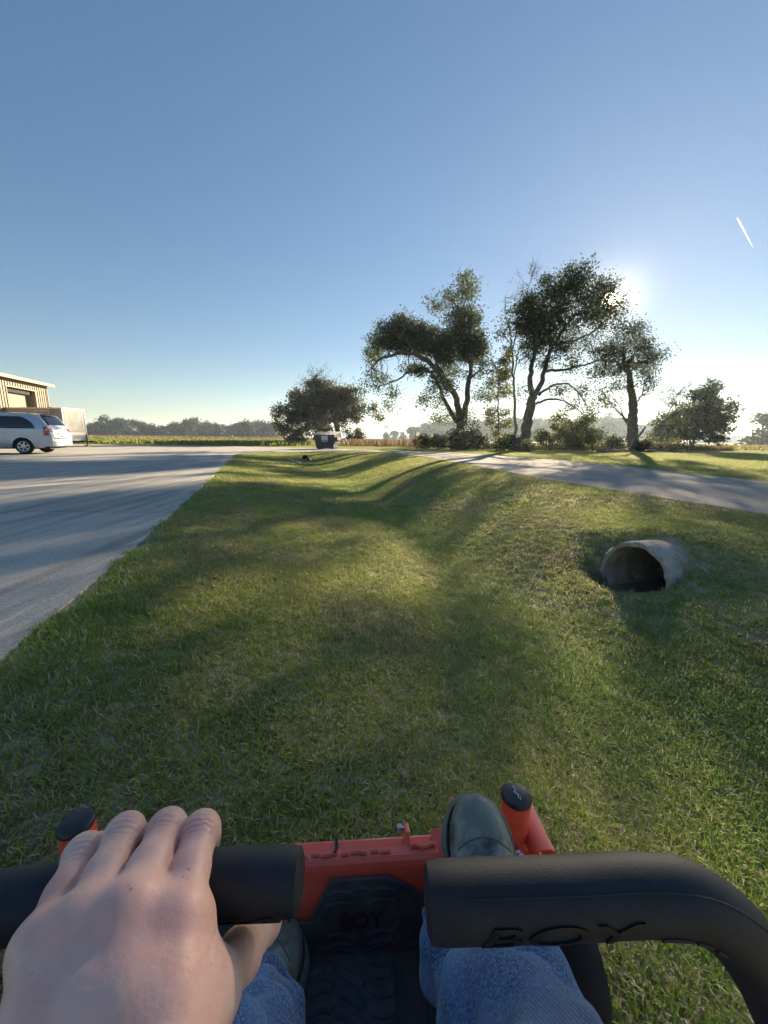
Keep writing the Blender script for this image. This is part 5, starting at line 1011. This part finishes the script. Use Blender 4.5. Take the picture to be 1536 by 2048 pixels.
# ------------------------------------------------------------------ the rider
def skinmat():
    m, t = newmat('skin'); L = t.links.new; p = N(t, 'ShaderNodeBsdfPrincipled'); o = N(t, 'ShaderNodeOutputMaterial'); L(p.outputs[0], o.inputs[0]); g = N(t, 'ShaderNodeNewGeometry')
    def noise(s, d=4):
        n = N(t, 'ShaderNodeTexNoise'); n.inputs['Scale'].default_value = s; n.inputs['Detail'].default_value = d; L(g.outputs['Position'], n.inputs['Vector']); return n.outputs[0]
    def rng(v, a, b, c=0, d=1):
        r = N(t, 'ShaderNodeMapRange'); r.inputs[1].default_value = a; r.inputs[2].default_value = b; r.inputs[3].default_value = c; r.inputs[4].default_value = d; L(v, r.inputs[0]); return r.outputs[0]
    def mix(f, a, b):
        k = N(t, 'ShaderNodeMix', data_type='RGBA'); L(f, k.inputs[0])
        for i, c in ((6, a), (7, b)):
            if isinstance(c, tuple): k.inputs[i].default_value = rgb(c)
            else: L(c, k.inputs[i])
        return k.outputs[2]
    c = mix(rng(noise(55), .35, .65), (.82, .47, .36), (.90, .58, .46)); c = mix(rng(noise(34, 5), .46, .62), c, (.78, .40, .31)); c = mix(rng(noise(12), .45, .7), c, (.84, .48, .385))
    for q, s_ in KNUCK:
        d = N(t, 'ShaderNodeVectorMath', operation='DISTANCE'); d.inputs[1].default_value = q; L(g.outputs['Position'], d.inputs[0]); c = mix(rng(d.outputs['Value'], .003, .015, s_, 0), c, (.82, .33, .27))
    vo = N(t, 'ShaderNodeTexVoronoi'); vo.inputs['Scale'].default_value = 190; L(g.outputs['Position'], vo.inputs['Vector']); fr_ = N(t, 'ShaderNodeMath', operation='MULTIPLY'); L(rng(vo.outputs['Distance'], .08, .22, .6, 0), fr_.inputs[0]); L(rng(noise(70), .55, .62), fr_.inputs[1]); c = mix(fr_.outputs[0], c, (.36, .16, .12))
    L(c, p.inputs['Base Color']); p.inputs['Roughness'].default_value = .48; p.inputs['Specular IOR Level'].default_value = .4
    p.inputs['Subsurface Weight'].default_value = .25; p.inputs['Subsurface Radius'].default_value = (.9, .35, .2); p.inputs['Subsurface Scale'].default_value = .006
    mp = N(t, 'ShaderNodeTexVoronoi', feature='DISTANCE_TO_EDGE'); mp.inputs['Scale'].default_value = 800; L(g.outputs['Position'], mp.inputs['Vector'])
    b1_ = N(t, 'ShaderNodeBump'); b1_.inputs['Strength'].default_value = .10; b1_.inputs['Distance'].default_value = .0006; L(mp.outputs['Distance'], b1_.inputs['Height'])
    b2_ = N(t, 'ShaderNodeBump'); b2_.inputs['Strength'].default_value = .26; b2_.inputs['Distance'].default_value = .0012; L(noise(260, 5), b2_.inputs['Height']); L(b1_.outputs[0], b2_.inputs['Normal']); L(b2_.outputs[0], p.inputs['Normal'])
    hsum = None
    for q, dr_, per, rad in CREASE:
        sb = N(t, 'ShaderNodeVectorMath', operation='SUBTRACT'); sb.inputs[1].default_value = q; L(g.outputs['Position'], sb.inputs[0])
        dt = N(t, 'ShaderNodeVectorMath', operation='DOT_PRODUCT'); dt.inputs[1].default_value = dr_; L(sb.outputs[0], dt.inputs[0])
        ln = N(t, 'ShaderNodeVectorMath', operation='LENGTH'); L(sb.outputs[0], ln.inputs[0])
        nz = N(t, 'ShaderNodeMath', operation='MULTIPLY_ADD'); nz.inputs[1].default_value = .0035; L(noise(170, 2), nz.inputs[0]); L(dt.outputs['Value'], nz.inputs[2])
        sn = N(t, 'ShaderNodeMath', operation='MULTIPLY'); sn.inputs[1].default_value = 6.283/per; L(nz.outputs[0], sn.inputs[0]); si = N(t, 'ShaderNodeMath', operation='SINE'); L(sn.outputs[0], si.inputs[0])
        en = N(t, 'ShaderNodeMath', operation='MULTIPLY'); L(si.outputs[0], en.inputs[0]); L(rng(ln.outputs['Value'], rad*.4, rad, 1, 0), en.inputs[1])
        if hsum is None: hsum = en.outputs[0]
        else: ad_ = N(t, 'ShaderNodeMath', operation='ADD'); L(hsum, ad_.inputs[0]); L(en.outputs[0], ad_.inputs[1]); hsum = ad_.outputs[0]
    b3_ = N(t, 'ShaderNodeBump'); b3_.inputs['Strength'].default_value = .35; b3_.inputs['Distance'].default_value = .0007; L(hsum, b3_.inputs['Height']); L(b2_.outputs[0], b3_.inputs['Normal']); L(b3_.outputs[0], p.inputs['Normal'])
    return m
def cam3(v): return CR @ Vector(v) + Vector((0, 0, CAM_H))      # camera coordinates (x right, y up, z back) -> world
MCP = [D(354, 1845, .196), D(258, 1822, .194), D(166, 1846, .192), D(86, 1884, .190)]
PIP = [D(402, 1664, .247), D(334, 1660, .247), D(250, 1668, .242), D(168, 1706, .234)]
def axis_near(p):
    return min((W_ for W_ in WL), key=lambda q: abs((CR.transposed() @ (q-p)).x))
upc = CR @ Vector((0, 1, 0)); fwd = CR @ Vector((0, 0, -1))
FR = [tuple(q*.93 for q in t_) for t_ in ((.0136, .0115, .0104, .0095, .0085), (.0138, .0116, .0105, .0096, .0085), (.0132, .0111, .0100, .0092, .0082), (.0118, .0099, .0090, .0082, .0074))]
lo = (-.36, -.26, .50); hi = (-.02, .34, .84); HS = .00125
pm_ = SDF((-.23, -.02, .59), (-.04, .29, .80), HS); fg = SDF((-.23, -.02, .59), (-.04, .29, .80), HS)
wrist = D(185, 2240, .147)
nrm = (CR @ Vector((0, .64, .77))).normalized()      # out of the back of the hand
for i in range(4):
    A_ = axis_near(PIP[i]); R_ = RG+FR[i][2]*.9; dv = (PIP[i]-MCP[i]); dvx = (CR.transposed() @ dv).x
    xr = CR @ Vector((1, 0, 0))
    off = (PIP[i]-A_); off = off-xr*off.dot(xr)
    dip = A_ + upc*(R_*math.sin(math.radians(158))) + fwd*(-R_*math.cos(math.radians(158))); dip += xr*((PIP[i]+dv*.12-dip).dot(xr))
    tip = A_ + upc*(R_*math.sin(math.radians(212))) + fwd*(-R_*math.cos(math.radians(212))); tip += xr*((PIP[i]+dv*.18-tip).dot(xr))
    m1 = MCP[i].lerp(PIP[i], .5)+nrm*.0015
    fi = SDF((-.23, -.02, .59), (-.04, .29, .80), HS)
    fi.chain([MCP[i], m1, PIP[i], dip, tip], [FR[i][0], FR[i][1], FR[i][1]*.97, FR[i][3], FR[i][4]], .004)
    fi.ell(PIP[i]+nrm*.0015, (FR[i][1]*1.02,)*3, .005)
    hh = np.clip(.5+.5*(fg.F-fi.F)/.0007, 0, 1); fg.F = fg.F*(1-hh)+fi.F*hh-.0007*hh*(1-hh)
# metacarpals, back of the hand and palm
wr = [wrist+(CR @ Vector((.020, 0, 0))), wrist+(CR @ Vector((.007, 0, 0))), wrist+(CR @ Vector((-.007, 0, 0))), wrist+(CR @ Vector((-.020, 0, 0)))]
for i in range(4):
    k_ = MCP[i].lerp(wr[i], .5); r_ = .0145 if i < 3 else .0132
    pm_.chain([MCP[i]-nrm*.0005, k_+nrm*.0006, wr[i]], [r_, r_*.98, .0155], .012); pm_.chain([MCP[i]-nrm*.013-(MCP[i]-wr[i])*.05, k_-nrm*.016, wr[i]-nrm*.010], [.013, .0145, .015], .012)
    pm_.ell(MCP[i]+nrm*.0036, (.0105,)*3, .006)
    pm_.cap(MCP[i]+nrm*.0118, MCP[i].lerp(wr[i], .75)+nrm*.0128, .0030, .0016, .0035)
for i in range(3):     # skin webs between the knuckles
    a = MCP[i].lerp(MCP[i+1], .5); pm_.cap(a-nrm*.006, a.lerp(PIP[i].lerp(PIP[i+1], .5), .30)-nrm*.009, .0085, .005, .006)
# thumb under the grip, with the muscle at its base
TH = [D(318, 2160, .160), D(408, 2000, .190), D(478, 1912, .226), D(527, 1848, .262), D(548, 1805, .285)]
pm_.chain(TH[:2], [.0165, .0135], .012); th_ = SDF((-.23, -.02, .59), (-.04, .29, .80), HS); th_.chain(TH[1:], [.0132, .0112, .0106, .0092], .006); th_.ell(TH[2], (.0118,)*3, .005)
pm_.cap(MCP[0]-nrm*.012, TH[1]-nrm*.006, .0085, .0085, .010); pm_.cap(MCP[0].lerp(wr[0], .5)-nrm*.008, TH[1]-nrm*.003, .012, .011, .014)
pm_.merge(th_, .008); pm_.merge(fg, .0035)
V, Q = pm_.mesh('hand'); V = smooth_mesh(V, Q, 3, .5)
# forearm continuing to the elbow: extend the wrist cross-section
KNUCK = [(MCP[0]+nrm*.010, .5), (MCP[1]+nrm*.011, .45), (MCP[2]+nrm*.010, .28), (PIP[0]+nrm*.008, .30), (PIP[1]+nrm*.008, .25), (TH[2]+nrm*.008, .2)]
CREASE = [(PIP[i]+nrm*.008, (PIP[i]-MCP[i]).normalized(), .0034, .012) for i in range(4)] + [(TH[2]+nrm*.008, (TH[3]-TH[2]).normalized(), .0034, .011), (TH[1].lerp(MCP[0], .5), (TH[1]-MCP[0]).normalized(), .006, .022)]
pb = empty('person', (-.02, -.1, .3)); tag(pb, 'rider in blue jeans and worn slip-on boots gripping the left lap bar', 'person')
skin = skinmat()
elb = Vector((-.30, -.14, .60)); w0 = wrist-nrm*.004
f2 = SDF((-.42, -.24, .48), (-.04, .20, .78), .0028); f2.chain([w0.lerp(MCP[1], .12)-nrm*.010, w0-nrm*.004, w0.lerp(elb, .35), w0.lerp(elb, .75), elb], [.014, .0225, .033, .043, .044], .012)
V2, Q2 = f2.mesh('arm'); V2 = smooth_mesh(V2, Q2, 2)
me = npmesh('left_arm_and_hand', np.concatenate([V, V2]), np.concatenate([Q, Q2+len(V)])); bd_ = link('body', me, skin, pb, True); bd_['label'] = 'bare left hand and forearm closed round the grip'
# ------------------------------------------------------------------ boots
leather = mat('worn_olive_leather', (.07, .075, .058), (.34, .34, .265), scale=34, rough=.36, bump=.5, bscale=140, bdist=.002, c3=(.20, .205, .155), scale3=11, spec=.45); solem = mat('dusty_sole_rubber', (.12, .125, .10), (.24, .235, .19), scale=28, rough=.8, bump=.5, bscale=120, bdist=.002); tabm = mat('webbing_tab', (.10, .12, .12), (.18, .20, .19), scale=60, rough=.9)
def boot_meshes():
    u = SDF((-.08, -.18, -.01), (.08, .17, .20), .003)
    u.ell((.0, .098, .036), (.046, .052, .036), .02); u.ell((.002, .045, .046), (.050, .065, .044), .03); u.ell((0, -.02, .066), (.043, .065, .056), .03); u.ell((0, -.085, .052), (.039, .055, .052), .03); u.cap((0, -.075, .07), (0, -.070, .18), .047, .050, .03)
    F_ = u.F; Z_ = u.ax[2][None, None, :]; F_ = np.maximum(F_, .010-Z_); F_ = np.maximum(F_, Z_-.172); u.F = F_.astype(np.float32); V, Q = u.mesh('u'); V = smooth_mesh(V, Q, 3)
    s_ = SDF((-.08, -.18, -.012), (.08, .18, .04), .0028)
    P_ = s_.pts((slice(None),)*3); d = np.full(P_.shape[:3], 1.)
    def c2(x, y, r): return np.hypot(P_[..., 0]-x, P_[..., 1]-y)-r
    def sm(a, b, k): h = np.clip(.5+.5*(b-a)/k, 0, 1); return b*(1-h)+a*h-k*h*(1-h)
    o = sm(sm(c2(0, .100, .0535), c2(.002, .06, .055), .04), sm(c2(0, -.02, .046), c2(0, -.09, .045), .05), .06); zz = np.abs(P_[..., 2]-.011)-.011
    s_.F = (np.sqrt(np.maximum(o+.004, 0)**2+np.maximum(zz+.004, 0)**2)+np.minimum(np.maximum(o+.004, zz+.004), 0)-.004).astype(np.float32); s_.F = np.minimum(s_.F, np.maximum(np.maximum(o-(-.0035), -(o+.0075)), np.abs(P_[..., 2]-.026)-.006)).astype(np.float32)
    W_, R_ = s_.mesh('s'); W_ = smooth_mesh(W_, R_, 2); sm_ = []
    for yy_, zmin in ((.088, .034), (.060, .034)):
        for x_ in np.linspace(-.044, .044, 17):
            k = np.argmin(np.abs(V[:, 0]-x_)+np.abs(V[:, 1]-(yy_-9.*x_*x_))*1.5-.6*(V[:, 2] > zmin)*V[:, 2]); sm_.append((yy_, Vector(V[k])+Vector((0, .0, .0008))))
    global TOE_SEAMS; TOE_SEAMS = [[p for y_, p in sm_ if y_ == q] for q in (.088, .060)]
    return npmesh('boot_upper', V, Q), npmesh('boot_sole', W_, R_)
bu_me, bs_me = boot_meshes(); bu_me.materials.append(leather); bs_me.materials.append(solem)
def boot(M, label):
    r = bpy.data.objects.new('boot', bu_me); C.objects.link(r); bu_me.polygons.foreach_set('use_smooth', np.ones(len(bu_me.polygons), bool)); bs_me.polygons.foreach_set('use_smooth', np.ones(len(bs_me.polygons), bool))
    r.parent = pb; r.matrix_parent_inverse = pb.matrix_world.inverted(); r.matrix_world = M; r['label'] = label
    s_ = bpy.data.objects.new('sole', bs_me); C.objects.link(s_); s_.parent = r
    W = spline([(-.006, -.040, .112), (-.004, -.014, .150), (.0, .004, .158), (.004, .0, .140), (.004, -.030, .108)], 5); A_ = [p-Vector((.012, 0, 0)) for p in W]; B_ = [p+Vector((.012, 0, 0)) for p in W]
    b = MB(); V_ = A_+B_; n_ = len(A_); b.add(V_, [(i, i+1, n_+i+1, n_+i) for i in range(n_-1)]); t_ = b.build('pull_tab', tabm, None, True); t_.modifiers.new('t', 'SOLIDIFY').thickness = .0025; t_.parent = r
    for sp_ in TOE_SEAMS:
        P_ = [(sp_[max(0, i-1)]+sp_[i]+sp_[min(len(sp_)-1, i+1)])/3 for i in range(len(sp_))]; o_s = MB().tube(P_, .0014, 6).build('toe_seam', solem, None, True); o_s.parent = r
    return r
def frame(o, fwd_, up_):
    f_ = Vector(fwd_).normalized(); x = f_.cross(Vector(up_)).normalized(); u_ = x.cross(f_); return Matrix(((x.x, f_.x, u_.x, o[0]), (x.y, f_.y, u_.y, o[1]), (x.z, f_.z, u_.z, o[2]), (0, 0, 0, 1)))
toeL = G(577, 1842, .055); fl = Vector((.20, .98, 0)).normalized(); oL = toeL-fl*.150; oL.z = .037
boot(frame(oL, fl, (0, 0, 1)), 'left boot flat on the rubber mat')
tR = D(944, 1566, .70); fR = Vector((.03, math.cos(math.radians(36)), math.sin(math.radians(36)))); oR = tR-fR*.148-Vector((0, 0, .03))
boot(frame(oR, fR, (0, -math.sin(math.radians(36)), math.cos(math.radians(36)))), 'right boot propped on the foot plate')
# ------------------------------------------------------------------ jeans
def denimmat():
    m, t = newmat('faded_denim'); L = t.links.new; p = N(t, 'ShaderNodeBsdfPrincipled'); o = N(t, 'ShaderNodeOutputMaterial'); L(p.outputs[0], o.inputs[0]); g = N(t, 'ShaderNodeNewGeometry'); p.inputs['Roughness'].default_value = .95; p.inputs['Specular IOR Level'].default_value = .1; p.inputs['Sheen Weight'].default_value = .15
    def noise(s, d=4):
        n = N(t, 'ShaderNodeTexNoise'); n.inputs['Scale'].default_value = s; n.inputs['Detail'].default_value = d; L(g.outputs['Position'], n.inputs['Vector']); return n.outputs[0]
    def rng(v, a, b):
        r = N(t, 'ShaderNodeMapRange'); r.inputs[1].default_value = a; r.inputs[2].default_value = b; L(v, r.inputs[0]); return r.outputs[0]
    def mix(f, a, b):
        k = N(t, 'ShaderNodeMix', data_type='RGBA'); L(f, k.inputs[0])
        for i, c in ((6, a), (7, b)):
            if isinstance(c, tuple): k.inputs[i].default_value = rgb(c)
            else: L(c, k.inputs[i])
        return k.outputs[2]
    c = mix(rng(noise(22), .35, .68), (.025, .075, .19), (.13, .22, .37)); c = mix(rng(noise(420, 2), .4, .7), c, (.21, .29, .40))
    sx = N(t, 'ShaderNodeSeparateXYZ'); L(g.outputs['Position'], sx.inputs[0]); ma = N(t, 'ShaderNodeMath', operation='MULTIPLY_ADD'); ma.inputs[1].default_value = .16; L(noise(14), ma.inputs[0]); L(sx.outputs[2], ma.inputs[2])
    wv_ = N(t, 'ShaderNodeTexWave', bands_direction='DIAGONAL'); wv_.inputs['Scale'].default_value = 170; wv_.inputs['Distortion'].default_value = 1.2; L(g.outputs['Position'], wv_.inputs['Vector'])
    fd = mix(wv_.outputs['Fac'], (.16, .18, .21), (.24, .255, .28)); c = mix(rng(ma.outputs[0], .50, .60), c, fd)
    L(c, p.inputs['Base Color'])
    b = N(t, 'ShaderNodeBump'); b.inputs['Strength'].default_value = .2; b.inputs['Distance'].default_value = .001; L(wv_.outputs['Fac'], b.inputs['Height']); b2 = N(t, 'ShaderNodeBump'); b2.inputs['Strength'].default_value = .5; b2.inputs['Distance'].default_value = .006; L(noise(40), b2.inputs['Height']); L(b.outputs[0], b2.inputs['Normal']); L(b2.outputs[0], p.inputs['Normal']); return m
denim = denimmat(); SEAMS = []
def leg(pts, rad, seed, hem):
    s_ = SDF((-.40, -.45, .0), (.40, .56, .68), .0042); s_.chain(pts, rad, .03)
    a = np.array(pts[0]); b = np.array(pts[1]); ax_ = (b-a)/np.linalg.norm(b-a)
    V, Q = s_.mesh('leg'); V = smooth_mesh(V, Q, 2); nn = vnormals(V, Q); t = (V-a)@ax_; L0 = np.linalg.norm(b-a)
    u = np.cross(ax_, [0, 0, 1]); u /= np.linalg.norm(u); w_ = np.cross(ax_, u); ang = np.arctan2((V-a)@w_, (V-a)@u)
    env = np.exp(-np.clip(t, 0, None)/.10); ph = t/.044+.55*np.sin(ang*2+seed)+.35*np.sin(ang*3+1.3*seed+t*30)
    d = .012*env*np.sin(2*math.pi*ph)*np.clip(.65+.5*np.sin(ang+seed*1.7), 0, 1) + .011*np.sin(2*math.pi*(t/.13+.35*np.sin(ang*1+seed)+.12*ang))*(1-env) + .004*np.sin(ang*4+t*34+seed)+.0025*np.sin(ang*9-t*70)
    d += .014*np.exp(-((t-.085-.03*np.sin(ang+seed))/.022)**2)*np.clip(.4+.8*np.sin(ang*1.0+seed*.7), 0, 1) - .010*np.exp(-((t-.125-.035*np.sin(ang+seed))/.016)**2)
    V = V+nn*d[:, None]
    sa = 2.2 if seed < 2 else 2.75; path = []
    for tt in np.linspace(.0, L0*.8, 34):
        k = np.argmin(np.abs(t-tt)*6+np.abs(np.angle(np.exp(1j*(ang-sa-.25*np.sin(tt*14))))) ); path.append(Vector(V[k]+nn[k]*.0005))
    SEAMS.append(path)
    keep = (t > -.012); kq = keep[Q].all(1); V[(~keep)] += 0; return V, Q[kq]
aL = Vector((-.172, .375, .125)); aR = D(952, 1838, .575); aR_ = oR + (fR*-.07) + Vector((0, -math.sin(math.radians(36)), math.cos(math.radians(36))))*.115
kL = Vector((-.155, .115, .455)); kR = Vector((.122, .135, .465)); hL = Vector((-.16, -.32, .45)); hR = Vector((.09, -.32, .45))
LV = leg([aL, kL, hL], [.070, .076, .092], 1.0, 0); RV = leg([aR, kR, hR], [.072, .068, .088], 2.3, 0)
jm = npmesh('jeans', np.concatenate([LV[0], RV[0]]), np.concatenate([LV[1], RV[1]+len(LV[0])])); jo = link('jeans', jm, denim, pb, True); md = jo.modifiers.new('t', 'SOLIDIFY'); md.thickness = .003; md.offset = -1

thread = mat('jean_seam_thread', (.10, .17, .28), (.22, .28, .36), scale=300, rough=.95)
for pth in SEAMS:
    P_ = [sum((pth[max(0, min(len(pth)-1, i+k))] for k in (-2, -1, 0, 1, 2)), Vector())/5 for i in range(len(pth))]
    MB().tube(P_, .0030, 6).build('seam', thread, jo, True)
